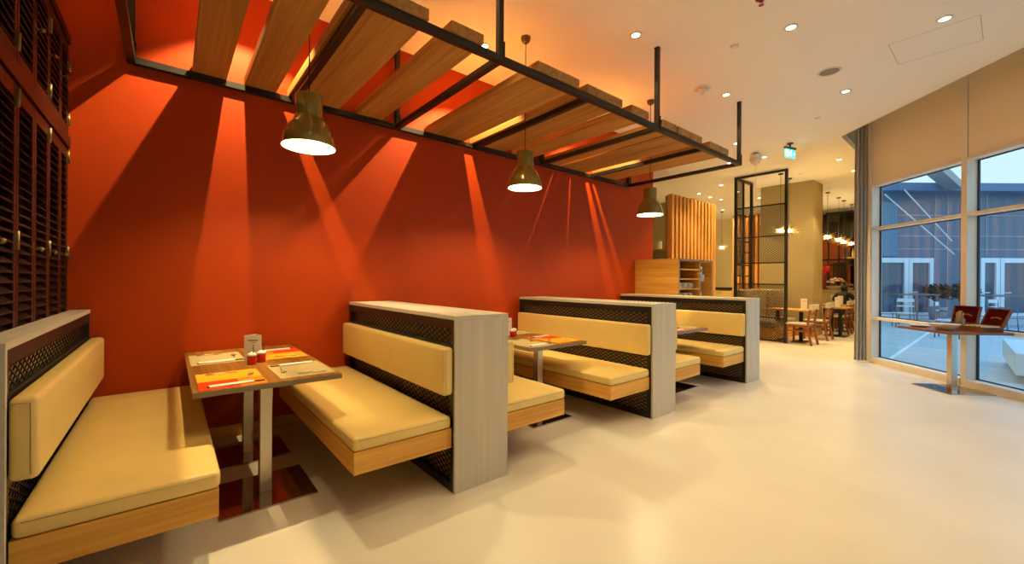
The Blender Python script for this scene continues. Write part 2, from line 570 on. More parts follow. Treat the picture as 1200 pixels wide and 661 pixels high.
# window wall: four bays, each a window of three panes
PER = 1.64
up = MB()
for b in range(4):
    s0, s1 = 0.05 + b * PER, 0.05 + b * PER + 1.56
    up.box(s0 + .004, s1 - .004, 0.012, 0.17, 3.10, 4.60)
up.build('wall_window_upper', M['window_tan'], loc=A, rotz=WROT, kind='structure')
for b in range(4):
    s0, s1 = 0.05 + b * PER, 0.05 + b * PER + 1.56
    g = bpy.data.objects.new('window_%d' % (b + 1), None)
    C.objects.link(g)
    g.location = A
    g.rotation_euler.z = WROT
    g['kind'] = 'structure'
    fr = MB()
    fr.bevelbox(s0 - 0.08, s0, 0.0, 0.17, 0, 4.60, .003)
    if b == 3:
        fr.bevelbox(s1, s1 + .08, 0.0, 0.17, 0, 4.60, .003)
    fr.build('window_frame', M['window_frame'], g)
    si = MB()
    si.bevelbox(s0, s1, -0.02, 0.17, 0.0, 0.095, .004)
    si.build('window_sill', M['window_frame'], g)
    tr = MB()
    tr.bevelbox(s0, s1, 0.0, 0.17, 0.75, 0.795, .003)
    tr.bevelbox(s0, s1, 0.0, 0.17, 2.297, 2.342, .003)
    tr.bevelbox(s0, s1, 0.0, 0.17, 3.05, 3.10, .003)
    tr.build('window_rail', M['window_frame'], g)
    ga = MB()
    for z0, z1 in ((.095, .75), (.795, 2.297), (2.342, 3.05)):
        ga.box(s0, s0 + .018, .128, .15, z0, z1)
        ga.box(s1 - .018, s1, .128, .15, z0, z1)
        ga.box(s0, s1, .128, .15, z0, z0 + .014)
        ga.box(s0, s1, .128, .15, z1 - .014, z1)
    ga.build('window_gasket', M['gasket'], g)
    pn = MB()
    for z0, z1 in ((.095, .75), (.795, 2.297), (2.342, 3.05)):
        pn.add([(s0, .139, z0), (s1, .139, z0), (s1, .139, z1), (s0, .139, z1)], [(0, 1, 2, 3)])
    pn.build('window_pane', M['pane'], g)

# ------------------------------------------------------------------ booths
PY, SP, TH = 1.432, 2.324, 0.4415      # front face of the second partition, spacing, thickness
XF, XL = -2.30, XW + 0.017
HP = 1.16


def lattice(mb, x0, x1, z0, z1, y, px=0.072, slope=0.53, w=0.0080, d=0.004):
    """crossing diamond strands inside a rectangle of the plane y = const"""
    H = z1 - z0
    run = H / slope
    for sgn in (1, -1):
        n = int((x1 - x0 + run) / px) + 1
        for i in range(n):
            a = x0 - run + i * px + px * .5
            p0, p1 = a, a + run
            q0, q1 = 0.0, 1.0
            if p0 < x0:
                q0 = (x0 - p0) / run
            if p1 > x1:
                q1 = (x1 - p0) / run
            if q1 - q0 < 0.01:
                continue
            zA, zB = (z0 + H * q0, z0 + H * q1) if sgn > 0 else (z1 - H * q0, z1 - H * q1)
            mb.bar((p0 + run * q0, y + sgn * d * .5, zA), (p0 + run * q1, y + sgn * d * .5, zB), d, w)


def booth_side(t, yf, sgn):
    """everything that faces a table: frame, mesh, backrest, seat. yf: partition face (local y), sgn: direction it faces"""
    def B(mb, x0, x1, ya, yb, z0, z1):
        y0, y1 = sorted((yf + sgn * ya, yf + sgn * yb))
        return mb.box(x0, x1, y0, y1, z0, z1)
    f = MB()
    B(f, XL, XF - .02, -.034, -.004, HP - .09, HP - .028)
    B(f, XL, XF - .02, -.034, -.004, 0.0, .055)
    B(f, XL, XL + .05, -.034, -.004, .055, HP - .09)
    B(f, XF - .065, XF - .02, -.034, -.004, .055, HP - .09)
    B(f, XL + .05, XF - .065, -.034, -.006, .93, .965)
    B(f, XL + .05, XF - .065, -.034, -.006, .62, .645)
    f.build('panel_frame', M['black'], t)
    me = MB()
    lattice(me, XL + .05, XF - .065, .055, HP - .09, yf - sgn * .022)
    me.build('mesh_panel', M['mesh_black'], t)
    b = MB()
    y0, y1 = sorted((yf + sgn * .0, yf + sgn * .080))
    b.round_box(XL + .05, XF - .018, y0, y1, .645, .955, .022, 4, 0)
    br = b.build('backrest', M['leather'], t)
    sm = MB()
    ye = yf + sgn * .058
    sm.tube([(XF - .0170, ye, .668), (XF - .0170, ye, .932)], .0017, 6)
    sm.build('piping', M['seam'], br)
    sm = MB()
    sm.tube([(XF - .0170, yf + sgn * .006, .936), (XF - .0170, yf + sgn * .058, .936)], .0017, 6)
    sm.build('piping', M['seam'], br)
    D = 0.633
    s = MB()
    y0, y1 = sorted((yf, yf + sgn * D))
    s.bevelbox(XL, -2.36, y0, y1, .295, .424, .003)
    s.build('seat_base', M['oak_x'], t)
    s = MB()
    s.bevelbox(-2.36, -2.34, y0, y1, .295, .424, .002)
    s.build('end_board', M['oak_y'], t)
    c = MB()
    y0, y1 = sorted((yf + sgn * .004, yf + sgn * (D + .006)))
    c.round_box(XL, -2.332, y0, y1, .425, .505, .026, 4, .012)
    cu = c.build('seat_cushion', M['leather'], t)
    p = MB()
    yy = yf + sgn * (D + .0045)
    p.tube([(XL + .03, yy, .488), (-2.36, yy, .488)], .0019, 6)
    p.build('piping', M['seam'], cu)
    p = MB()
    p.tube([(-2.3335, yf + sgn * .03, .488), (-2.3335, yf + sgn * (D - .02), .488)], .0019, 6)
    p.build('piping', M['seam'], cu)


def partition(y0, y1, sides, label):
    t = thing('booth_bench', label, 'booth bench', (0, y0, 0))
    d = y1 - y0
    cap = MB()
    cap.bevelbox(XL, XF, 0, d, HP - .028, HP, .002)
    cap.build('cap_panel', M['laminate_x'], t)
    en = MB()
    en.bevelbox(XF - .02, XF, 0, d, 0, HP - .028, .002)
    en.build('end_panel', M['laminate'], t)
    co = MB()
    if 'near' in sides and 'far' in sides:
        co.box(XL, XF - .02, .07, d - .07, 0, HP - .028)
    elif 'far' in sides:
        co.box(XL, XF - .02, .012, d - .05, 0, HP - .028)
    else:
        co.box(XL, XF - .02, .07, d - .004, 0, HP - .028)
    co.build('backing_board', M['core'], t)
    if 'near' in sides:
        booth_side(t, 0.0, -1)
    if 'far' in sides:
        booth_side(t, d, 1)
    return t


partition(PY - SP + TH - .1076, PY - SP + TH, ('far',), 'cream leather booth bench with grey-capped thin back in front of the louvred shutters')
partition(PY, PY + TH, ('near', 'far'), 'back-to-back cream booth bench with thick grey cap beside the nearest table')
partition(PY + SP, PY + SP + TH, ('near', 'far'), 'back-to-back cream booth bench in the middle of the row, behind the second table')
partition(PY + 2 * SP, PY + 2 * SP + TH, ('near',), 'cream booth bench farthest along the red wall, in front of the oak cabinet')

# ------------------------------------------------------------------ tables and their settings
ZT = 0.776
TLEN, TX0, TX1 = 1.55, -4.362, -2.81
TY0, TY1 = 0.10, 0.88


def booth_table(dy, label, edge, dx):
    t = thing('booth_table', label, 'table', (dx, dy, 0))
    m = MB()
    m.bevelbox(TX0, TX1 - .003, TY0 + .003, TY1 - .003, ZT - .031, ZT, .002)
    m.build('tabletop', M['table_x'], t)
    e = MB()
    for q in ((TX1 - .003, TX1, TY0, TY1), (TX0, TX1 - .003, TY0, TY0 + .003), (TX0, TX1 - .003, TY1 - .003, TY1)):
        e.box(q[0], q[1], q[2], q[3], ZT - .031, ZT - .0015)
    e.build('edge_band', M[edge], t)
    for x in (-3.12, -3.90):
        c = MB()
        c.bevelbox(x - .035, x + .035, .49 - .035, .49 + .035, .012, ZT - .031, .004)
        c.box(x - .10, x + .10, .39, .59, ZT - .039, ZT - .031)
        c.build('column', M['chrome'], t)
        b = MB()
        b.bevelbox(x - .27, x + .24, .225, .755, 0.0, .012, .003)
        b.build('base_plate', M['mirror_plate'], t)
    return t


TABLES = [(0.0, 0.0, 'walnut booth table nearest the camera, set with four places', 'table_edge', 'nearest'),
          (SP + .10, 0.03, 'walnut booth table in the middle booth, half hidden behind the thick bench back', 'table_edge', 'middle'),
          (2 * SP - .02, 0.24, 'walnut booth table with grey edge in the farthest booth', 'grey_edge', 'farthest')]
for dy, dx, lb, ed, nm in TABLES:
    booth_table(dy, lb, ed, dx)


def placemat(x, y, style, label, rz=0.0):
    """0.49 x 0.335, long side along x"""
    if style == 'beige':
        m = MB()
        m.box(-.245, .245, -.165, .165, 0, .0016)
        o = m.build('placemat', M['mat_beige'], loc=(x, y, ZT), rotz=rz)
        return tag(o, label, 'placemat')
    t = thing('placemat', label, 'placemat', (x, y, ZT), rz)
    m = MB()
    m.box(-.245, .245, -.165, .165, 0, .0014)
    m.build('mat', M['mat_orange'], t)
    m = MB()
    m.box(-.245, .015, -.165, .165, .0014, .0019)
    m.build('amber_block', M['mat_amber'], t)
    m = MB()
    m.box(.015, .245, -.165, .03, .0014, .0020)
    m.build('red_block', M['mat_red'], t)
    return t


def spoon(mb, L=.13, s=1.0):
    n = 12
    pts = []
    mb.lathe([(0.0, .002), (.010 * s, .0025), (.016 * s, .005), (.019 * s, .009), (.0175 * s, .0088), (.010 * s, .0045), (0, .0038)], 16, (0, 0, 0), True, 1.35, 1.0)
    mb.tube([(.022 * s, 0, .008), (.05, 0, .010), (.09, 0, .006), (L, 0, .004)], [.0030, .0026, .0034, .0042], 8)


def fork(mb):
    mb.tube([(0, 0, .003), (.05, 0, .005), (.09, 0, .008), (.115, 0, .006)], [.0045, .0034, .0028, .0036], 8)
    mb.box(.113, .135, -.011, .011, .0045, .0065)
    for k in (-1.5, -.5, .5, 1.5):
        mb.bar((.133, k * .0062, .0055), (.172, k * .0058, .0078), .0028, .0022)


def knife(mb):
    mb.tube([(0, 0, .004), (.05, 0, .0045), (.085, 0, .0045)], [.0052, .0050, .0042], 8)
    mb.prism([(.085, -.005), (.19, -.008), (.205, -.002), (.205, .005), (.085, .005)], .0035, .0052)


def chopstick_sleeve(x, y, rz, label):
    t = thing('chopstick_set', label, 'chopsticks', (x, y, ZT + .0022), rz)
    m = MB()
    m.bevelbox(-.11, .11, -.022, .022, 0, .010, .003)
    m.build('paper_sleeve', M['paper'], t)
    m = MB()
    m.bar((-.118, -.0055, .004), (.165, -.005, .004), .006, .005)
    m.build('chopstick', M['dark_metal'], t)
    m = MB()
    m.bar((-.118, .0055, .004), (.165, .006, .004), .006, .005)
    m.build('chopstick', M['dark_metal'], t)
    return t


def single(name, fn, x, y, rz, label, cat, mat, z=.0024):
    m = MB()
    fn(m)
    o = m.build(name, mat, loc=(x, y, ZT + z), rotz=rz)
    return tag(o, label, cat)


# (x, y, style, seat side, words) for each place of a table
PLACES = [(-3.075, .295, 'orange', 'near', 'front left'), (-3.12, .70, 'beige', 'far', 'front right'),
          (-3.92, .285, 'beige', 'near', 'back left'), (-3.86, .70, 'orange', 'far', 'back right')]
WHERE = {'nearest': 'the nearest booth table', 'middle': 'the middle booth table', 'farthest': 'the farthest booth table'}
for dy, dx, lb, ed, nm in TABLES:
    for x, y, st, side, words in PLACES:
        x += dx
        if nm == 'farthest' and words.startswith('back'):
            continue
        if nm == 'middle':
            st = {'front left': 'beige', 'front right': 'orange', 'back left': 'orange', 'back right': 'beige'}[words]
        s = 1 if side == 'near' else -1
        rz = 0 if s > 0 else PI
        where = words + ' corner of ' + WHERE[nm]
        placemat(x, y + dy, st, ('plain beige' if st == 'beige' else 'orange striped') + ' placemat at the ' + where, rz + s * .0)
        ox = lambda lx, ly: (x + (lx if s > 0 else -lx), y + dy + (ly if s > 0 else -ly))
        kx, ky = ox(.185, -.01)
        chopstick_sleeve(kx, ky, rz + PI / 2 + .05, 'chopsticks in a white paper sleeve at the ' + where)
        kx, ky = ox(-.185, -.115)
        single('fork', fork, kx, ky, rz + PI / 2 - .05, 'steel fork on the placemat at the ' + where, 'fork', M['cutlery'])
        if nm == 'nearest' or words.startswith('front'):
            kx, ky = ox(-.06, .115)
            single('spoon', spoon, kx, ky, rz - .25 + (.2 if st == 'beige' else 0), 'round steel spoon on the placemat at the ' + where, 'spoon', M['cutlery'])


def sauce_pot(x, y, label, rz):
    t = thing('sauce_pot', label, 'sauce pot', (x, y, ZT), rz)
    m = MB()
    m.lathe([(0, 0), (.027, 0), (.0295, .004), (.0295, .058), (.028, .062), (0, .062)], 28)
    m.build('body', M['sauce_red'], t)
    m = MB()
    m.lathe([(0, .062), (.030, .062), (.030, .070), (.025, .080), (.011, .083), (.008, .090), (0, .092)], 28)
    m.build('lid', M['pot_lid'], t)
    m = MB()
    m.tube([(0.012, 0, .074), (.016, .004, .10), (.006, .006, .130), (.012, .008, .142)], .0024, 8)
    m.build('spoon_handle', M['dark_metal'], t)
    return t


def menu_card(x, y, z, rz, label, w=.10, h=.215):
    t = thing('menu_card', label, 'menu card', (x, y, z), rz)
    m = MB()
    m.bar((-w / 2, 0, h / 2), (w / 2, 0, h / 2), .002, h)
    for s in (-1, 1):
        m.add([(s * w / 2 - .001 * s, .0, 0), (s * w / 2, .0, 0), (0, .07, 0), (0, .07, h), (s * w / 2, 0, h), (s * w / 2 - .001 * s, 0, h)],
              [(0, 2, 3, 5), (1, 2, 3, 4)])
    m.build('card', M['paper'], t)
    k = MB()
    k.bar((-w * .30, -.0016, h * .80), (w * .30, -.0016, h * .80), .0008, .008)
    k.bar((-w * .12, -.0016, h * .72), (w * .16, -.0016, h * .72), .0008, .004)
    k.build('print', M['ink'], t)
    return t


for dy, dx, lb, ed, nm in TABLES[:2]:
    menu_card(-3.63 + dx, .485 + dy, ZT, 1.12, 'white folded menu card standing on ' + WHERE[nm], .115, .195)
    sauce_pot(-3.50 + dx, .462 + dy, 'red sauce pot with white lid, left of the two on ' + WHERE[nm], 0.3)
    sauce_pot(-3.555 + dx, .530 + dy, 'red sauce pot with white lid, right of the two on ' + WHERE[nm], 0.9)

# ------------------------------------------------------------------ canopy of planks in a steel frame
ZP = 3.057
XO = -2.503
Y0, Y1 = -0.235, 6.29
cb_main = [Y0, 1.937, 4.136, Y1]
cb_mid = [0.90, 2.98, 5.235]
t = thing('plank_canopy', 'black steel canopy frame with oak planks hung over the booths', 'canopy', (0, 0, ZP))
bw = 0.05
m = MB()
m.box(XO - bw / 2, XO + bw / 2, Y0 - bw / 2, Y1 + bw / 2, 0, bw)
m.build('rail', M['black'], t)
m = MB()
m.box(XW + .008, XW + .008 + bw, Y0 - bw / 2, Y1 + bw / 2, 0, bw)
m.build('rail', M['black'], t)
for y in cb_main + cb_mid:
    m = MB()
    m.box(XW + .008 + bw, XO - bw / 2, y - bw / 2, y + bw / 2, 0, bw)
    m.build('crossbar', M['black'], t)
for y in cb_main:
    for x in (XO, XW + .035):
        m = MB()
        m.box(x - .022, x + .022, y - .022, y + .022, bw, ZC - ZP - .008)
        m.box(x - .026, x + .026, y - .026, y + .026, ZC - ZP - .008, ZC - ZP)
        m.box(x - .03, x + .03, y + .022, y + .030, bw * .2, .16)
        h = m.build('hanger', M['black'], t)
        for zz in (.075, .125):
            k = MB()
            k.ball((x + .024, y, zz), .007, 8)
            k.build('bolt', M['dark_metal'], h)
planks = [(.14, .373), (.504, .749), (.85, 1.312), (1.485, 1.755), (2.296, 2.80), (2.915, 3.44), (3.598, 3.906),
          (4.19, 4.47), (4.51, 4.80), (4.815, 5.09), (5.305, 5.84)]
for a, b in planks:
    m = MB()
    m.bevelbox(XW + .012, XO + .045, a, b, bw + .001, bw + .001 + .075, .002)
    m.build('plank', M['plank'], t)

# ------------------------------------------------------------------ pendants
PEND = [(-3.297, .785, 2.362, 'olive-gold dome pendant lamp nearest the camera, over the first table'),
        (-3.297, 2.900, 2.372, 'olive-gold dome pendant lamp over the middle booth'),
        (-3.297, 5.283, 2.335, 'olive-gold dome pendant lamp farthest along the row, over the last booth')]


def pendant(x, y, z, label):
    t = thing('pendant_lamp', label, 'pendant lamp', (x, y, z), 0, 'dome pendants over the booths')
    sh = MB()
    outer = [(.180, 0), (.181, .010), (.176, .045), (.166, .085), (.150, .130), (.128, .170), (.108, .198), (.096, .212),
             (.093, .222), (.092, .235), (.092, .370), (.090, .378), (.085, .381), (0, .381)]
    sh.lathe(outer, 48)
    s = sh.build('lamp_shade', M['pendant'], t)
    i = MB()
    inner = [(.1795, 0.0), (.1765, .006), (.171, .045), (.161, .085), (.145, .130), (.123, .168), (.100, .196), (.07, .200), (0, .202)]
    i.lathe(inner, 48)
    i.build('shade_lining', M['pend_in'], t)
    b = MB()
    b.ball((0, 0, .105), .045, 20)
    b.build('bulb', M['bulb'], t)
    k = MB()
    k.tube([(0, 0, .148), (0, 0, .2015)], .02, 12)
    k.build('lamp_holder', M['white_plastic'], t)
    c = MB()
    c.tube([(0, 0, .381), (0, 0, ZC - z - .04)], .004, 8)
    c.build('cord', M['cord'], t)
    u = MB()
    u.lathe([(.012, ZC - z - .062), (.03, ZC - z - .058), (.045, ZC - z - .040), (.052, ZC - z - .008), (.052, ZC - z), (0, ZC - z)], 24)
    u.build('ceiling_cup', M['canopy_cup'], t)
    return t


for p in PEND:
    pendant(*p)

# ------------------------------------------------------------------ downlights
SPOTS = [(-3.708, .475, 'ceiling downlight above the canopy at the shutter end'),
         (-3.708, 2.655, 'ceiling downlight glowing just above the canopy rail, beside the red wall'),
         (-3.708, 4.855, 'ceiling downlight above the canopy at its far end'),
         (-2.52, 1.56, 'ceiling downlight beyond the canopy, over the second bench'),
         (-2.519, 3.748, 'ceiling downlight left of the tallest canopy hanger'),
         (-2.52, 5.903, 'ceiling downlight beside the white smoke detector'),
         (-1.432, .46, 'ceiling downlight over the open floor close to the camera'),
         (-1.432, 2.65, 'ceiling downlight over the open floor abreast of the middle booth'),
         (-1.432, 4.83, 'ceiling downlight at the top of the picture nearest the rosette sprinkler'),
         (-1.437, 7.015, 'ceiling downlight just right of the round speaker'),
         (-.426, 3.61, 'ceiling downlight over the window side near the camera'),
         (-.426, 5.808, 'ceiling downlight beside the square access hatch'),
         (0.62, 4.60, 'ceiling downlight near the second window bay, right of the hatch'),
         (0.62, 2.40, 'ceiling downlight close to the right wall'),
         (-.426, 1.43, 'ceiling downlight right above the camera'),
         (-3.283, 8.137, 'ceiling downlight beyond the last canopy hanger'),
         (-3.924, 9.38, 'ceiling downlight at the canopy corner, beyond it'),
         (-3.267, 9.469, 'ceiling downlight beside the white balloon'),
         (-4.978, 11.383, 'ceiling downlight highest of the group above the slatted screen'),
         (-5.889, 12.014, 'ceiling downlight leftmost of the group above the slatted screen'),
         (-5.907, 12.755, 'ceiling downlight second from the left above the slatted screen'),
         (-5.864, 13.416, 'ceiling downlight lower right of the group above the slatted screen'),
         (-6.667, 15.396, 'ceiling downlight lowest of the group, above the far star lamp'),
         (-2.326, 10.834, 'ceiling downlight left of the curtain, the nearer one'),
         (-2.329, 12.18, 'ceiling downlight left of the curtain, the farther one'),
         (-4.979, 14.005, 'ceiling downlight seen through the mesh screen, lower one'),
         (-5.022, 12.6, 'ceiling downlight seen through the mesh screen, upper one')]
spot_data = bpy.data.lights.new('downlight_beam', 'SPOT')
spot_data.energy = SPOT_W
spot_data.color = SPOT_COL
spot_data.spot_size = math.radians(98)
spot_data.spot_blend = 0.30
spot_data.shadow_soft_size = 0.012
accent_data = spot_data.copy()
accent_data.energy = CANOPY_W
accent_data.spot_size = math.radians(85)
back_data = spot_data.copy()
back_data.energy = BACK_W
dl = None
SPOTS = SPOTS[3:] + SPOTS[:3]
for x, y, lb in SPOTS:
    if dl is None:
        t = thing('downlight', lb, 'downlight', (x, y, ZC), 0, 'round downlights in the ceiling')
        m = MB()
        m.lathe([(.040, -.002), (.044, -.007), (.062, -.006), (.066, 0.0), (.040, 0.0)], 28)
        m.build('trim_ring', M['trim_ring'], t)
        m = MB()
        m.lathe([(0, -.0035), (.040, -.0035), (.040, -.001), (0, -.001)], 24)
        m.build('lens', M['lamp_disc'], t)
        l = bpy.data.objects.new('beam', spot_data)
        C.objects.link(l)
        l.parent = t
        l.location = (0, 0, -.03)
        dl = t
    else:
        d_ = dup(dl, (x, y, ZC), 0, lb)
        if y > 7.5:
            for c_ in d_.children:
                if c_.type == 'LIGHT':
                    c_.data = back_data
        if x < -3.6 and y < 6:
            for c_ in d_.children:
                if c_.type == 'LIGHT':
                    c_.data = accent_data
                    c_.rotation_euler = (0, math.radians(14), 0)

# ------------------------------------------------------------------ small ceiling fittings
t = thing('ceiling_speaker', 'round flush loudspeaker grille in the ceiling', 'speaker', (-1.431, 6.209, ZC))
m = MB()
m.lathe([(.098, -.002), (.104, -.008), (.118, -.007), (.124, 0), (.098, 0)], 36)
m.build('rim', M['trim_ring'], t)
m = MB()
m.lathe([(0, -.006), (.06, -.0055), (.098, -.003), (.098, 0), (0, 0)], 36)
m.build('grille', M['speaker_grille'], t)
t = thing('smoke_detector', 'white cone-shaped smoke detector on the ceiling left of a downlight', 'smoke detector', (-2.648, 5.478, ZC))
m = MB()
m.lathe([(0, -.012), (.098, -.012), (.110, -.006), (.110, 0), (0, 0)], 32)
m.build('base', M['white_plastic'], t)
m = MB()
m.lathe([(0, -.075), (.020, -.074), (.028, -.060), (.050, -.035), (.080, -.012), (0, -.012)], 32)
m.build('sensor_head', M['white_plastic'], t)
for x, y, lb in ((-1.941, 4.749, 'small white sprinkler plate between the tallest hanger and a downlight'),
                 (-1.951, 7.817, 'small white sprinkler plate below the round speaker'),
                 (-3.23, 11.616, 'small white sprinkler plate beside the far column'),
                 (-3.215, 14.02, 'small white sprinkler plate over the far tables')):
    m = MB()
    m.lathe([(0, -.010), (.036, -.010), (.044, -.004), (.044, 0), (0, 0)], 24)
    tag(m.build('sprinkler_plate', M['white_plastic'], loc=(x, y, ZC)), lb, 'sprinkler')
t = thing('sprinkler', 'open sprinkler rosette at the top edge of the ceiling', 'sprinkler', (-1.46, 4.13, ZC))
m = MB()
m.lathe([(0, -.006), (.045, -.006), (.05, 0), (0, 0)], 24)
m.build('rosette', M['brass'], t)
m = MB()
m.tube([(0, 0, -.006), (0, 0, -.035)], .012, 10)
m.tube([(.01, 0, -.03), (.018, 0, -.045), (0, 0, -.06)], .003, 6)
m.tube([(-.01, 0, -.03), (-.018, 0, -.045), (0, 0, -.06)], .003, 6)
m.lathe([(0, -.062), (.022, -.062), (.022, -.059), (0, -.059)], 14)
m.build('nozzle', M['sauce_red'], t)
m = MB()
hx0, hx1, hy0, hy1 = -.86, -.20, 5.98, 6.62
for a in (hx0, hx1):
    m.box(a - .0035, a + .0035, hy0, hy1, -.0012, 0)
for b in (hy0, hy1):
    m.box(hx0, hx1, b - .0035, b + .0035, -.0012, 0)
o = m.build('access_hatch', material('hatch_joint', (0.60, 0.53, 0.43), 0.8), loc=(0, 0, ZC))
tag(o, 'square access hatch outline in the ceiling around the rightmost downlight', 'access hatch')
# exit sign
t = thing('exit_sign', 'green and white lit exit sign with running figure hanging from the ceiling', 'exit sign', (-2.637, 8.88, ZC), 1.28)
m = MB()
m.lathe([(0, -.02), (.05, -.02), (.055, 0), (0, 0)], 20)
m.tube([(0, 0, -.02), (0, 0, -.075)], .016, 10)
m.bevelbox(-.15, .15, -.022, .022, -.115, -.072, .004)
m.build('housing', M['sign_box'], t)
m = MB()
m.box(-.145, .145, -.006, .006, -.275, -.115)
m.build('panel', M['sign_green'], t)
pic = MB()
for yy in (-.0075, .0075):
    sg = 1 if yy < 0 else -1
    R_ = lambda pts: [(sg * a, b) for a, b in pts]
    Mx = Matrix(((1, 0, 0, 0), (0, 0, 1, yy), (0, 1, 0, -.195), (0, 0, 0, 1)))
    pic.prism(R_([(-.13, -.06), (-.055, -.06), (-.055, .065), (-.13, .065)]), -.0008, .0008, Mx)
    pic.prism(R_([(-.01, .036), (.012, .062), (.034, .062), (.040, .042), (.022, .030)]), -.0008, .0008, Mx)
    pic.prism(R_([(-.03, .03), (.03, .034), (.05, .0), (.06, .005), (.075, -.01), (.05, -.022), (.03, .0), (.022, -.02), (.045, -.045), (.03, -.062), (.0, -.02), (-.03, -.05), (-.05, -.045), (-.01, .0), (-.012, .016), (-.04, .01)]), -.0008, .0008, Mx)
    pic.prism(R_([(.085, .01), (.11, .01), (.11, .03), (.138, 0), (.11, -.03), (.11, -.01), (.085, -.01)]), -.0008, .0008, Mx)
pic.build('pictogram', M['sign_white'], t)
# balloon
t = thing('balloon', 'white balloon resting against the ceiling with a trailing ribbon', 'balloon', (-3.28, 9.05, 3.835))
m = MB()
m.lathe([(0, -.135), (.012, -.128), (.018, -.12), (.05, -.098), (.088, -.055), (.108, -.005), (.110, .03), (.100, .07), (.072, .105), (.035, .125), (0, .131)], 28)
m.build('envelope', M['balloon'], t)
m = MB()
m.tube([(0, 0, -.13), (.004, .002, -.3), (-.003, 0, -.5), (.003, .003, -.72), (.0, 0, -.80), (.03, 0, -.9), (0, .02, -1.02), (-.02, 0, -.9), (0, 0, -.80)], .0028, 6)
m.build('ribbon', M['ribbon'], t)

# ------------------------------------------------------------------ louvred shutters
t = thing('louvred_shutters', 'dark mahogany louvred shutter cabinet behind the first bench', 'shutters', (0, -.70, 0))
YF = .128                      # front of leaves (local y)
xe = [-4.455 + i * .345 for i in range(9)]
xe[0] = XW + .02
m = MB()
x_end = xe[-1] + .06
m.box(XW + .004, x_end, 0.004, .02, 0, 3.14)
m.build('back_panel', M['shutter_in'], t)
m = MB()
m.bevelbox(XW + .004, x_end, .02, YF + .012, 2.335, 2.415, .004)
m.bevelbox(XW + .004, x_end, .02, YF + .012, 3.09, 3.14, .004)
m.bevelbox(XW + .004, x_end, .02, YF + .012, 0.0, .06, .004)
m.bevelbox(XW + .004, XW + .02, .02, YF, .06, 3.09, .002)
m.bevelbox(x_end - .06, x_end, .02, YF, .06, 3.09, .002)
m.build('surround', M['shutter'], t)
for z0, z1 in ((.065, 2.33), (2.42, 3.085)):
    for i in range(8):
        a, b = xe[i] + .003, xe[i + 1] - .003
        m = MB()
        st = .042
        m.bevelbox(a, a + st, YF - .032, YF, z0, z1, .003)
        m.bevelbox(b - st, b, YF - .032, YF, z0, z1, .003)
        m.bevelbox(a + st, b - st, YF - .032, YF, z0, z0 + .075, .003)
        m.bevelbox(a + st, b - st, YF - .032, YF, z1 - .075, z1, .003)
        leaf = m.build('shutter_leaf', M['shutter'], t)
        m = MB()
        z = z0 + .10
        while z < z1 - .085:
            m.bar((a + st, YF - .018, z), (b - st, YF - .018, z), .050, .006, (0, .62, .78))
            z += .047
        m.build('louvres', M['slat'], leaf)
        if i % 2 == 0:
            for f in ((.16, .68, .985) if z1 - z0 > 1 else (.22, .82)):
                m = MB()
                zz = z0 + (z1 - z0) * f - .03
                m.tube([(a + .002, YF + .006, zz - .045), (a + .002, YF + .006, zz + .045)], .008, 10)
                m.box(a - .001, a + .020, YF - .002, YF + .003, zz - .045, zz + .045)
                m.build('hinge', M['brass'], leaf)
        if i % 2 == 1 or i % 4 == 2:
            m = MB()
            zz = 1.55 if z1 < 2.4 else 2.75
            m.tube([(a + .022, YF, zz), (a + .022, YF + .022, zz)], [.006, .006], 8)
            m.ball((a + .022, YF + .030, zz), .014, 12)
            m.box(a + .010, a + .034, YF, YF + .003, zz - .035, zz + .035)
            m.build('knob', M['brass'], leaf)

# ------------------------------------------------------------------ cabinet at the end of the red wall
CX0, CX1, CY0, CY1, CZ = XW + .002, -3.54, 6.545, 7.76, 1.775
t = thing('oak_cabinet', 'oak cabinet with open shelves at the end of the red wall', 'cabinet', (0, 0, 0))
m = MB()
m.bevelbox(CX0, CX1, CY0, CY0 + .03, 0, CZ, .002)
m.build('side_panel', M['oak_x'], t)
m = MB()
m.bevelbox(CX0, CX1, CY0 + .03, CY1, CZ - .03, CZ, .002)
m.build('top_panel', M['oak_y'], t)
m = MB()
m.bevelbox(CX0, CX1, CY1 - .03, CY1, 0, CZ - .03, .002)
m.build('side_panel', M['oak_x'], t)
m = MB()
m.bevelbox(CX0, CX0 + .02, CY0 + .03, CY1 - .03, 0, CZ - .03, .002)
m.build('back_panel', M['oak_y'], t)
YD = 7.285
m = MB()
m.bevelbox(CX0 + .02, CX1, YD - .015, YD + .015, 0, CZ - .03, .002)
m.build('divider', M['oak_x'], t)
for z in (1.605, 1.44, 1.268, 1.09, .75, .40):
    m = MB()
    m.bevelbox(CX0 + .02, CX1 - .01, CY0 + .03, YD - .015, z - .02, z, .002)
    m.build('shelf', M['oak_y'], t)
m = MB()
m.bevelbox(CX0 + .02, CX1 - .01, YD + .015, CY1 - .03, 1.08, 1.10, .002)
m.build('shelf', M['oak_y'], t)
eb = MB()
for yy in (CY0 + .015, YD, CY1 - .015):
    eb.box(CX1, CX1 + .003, yy - .015, yy + .015, 0, CZ)
eb.box(CX1, CX1 + .003, CY0, CY1, CZ - .03, CZ)
eb.build('edge_band', M['grey_edge'], t)


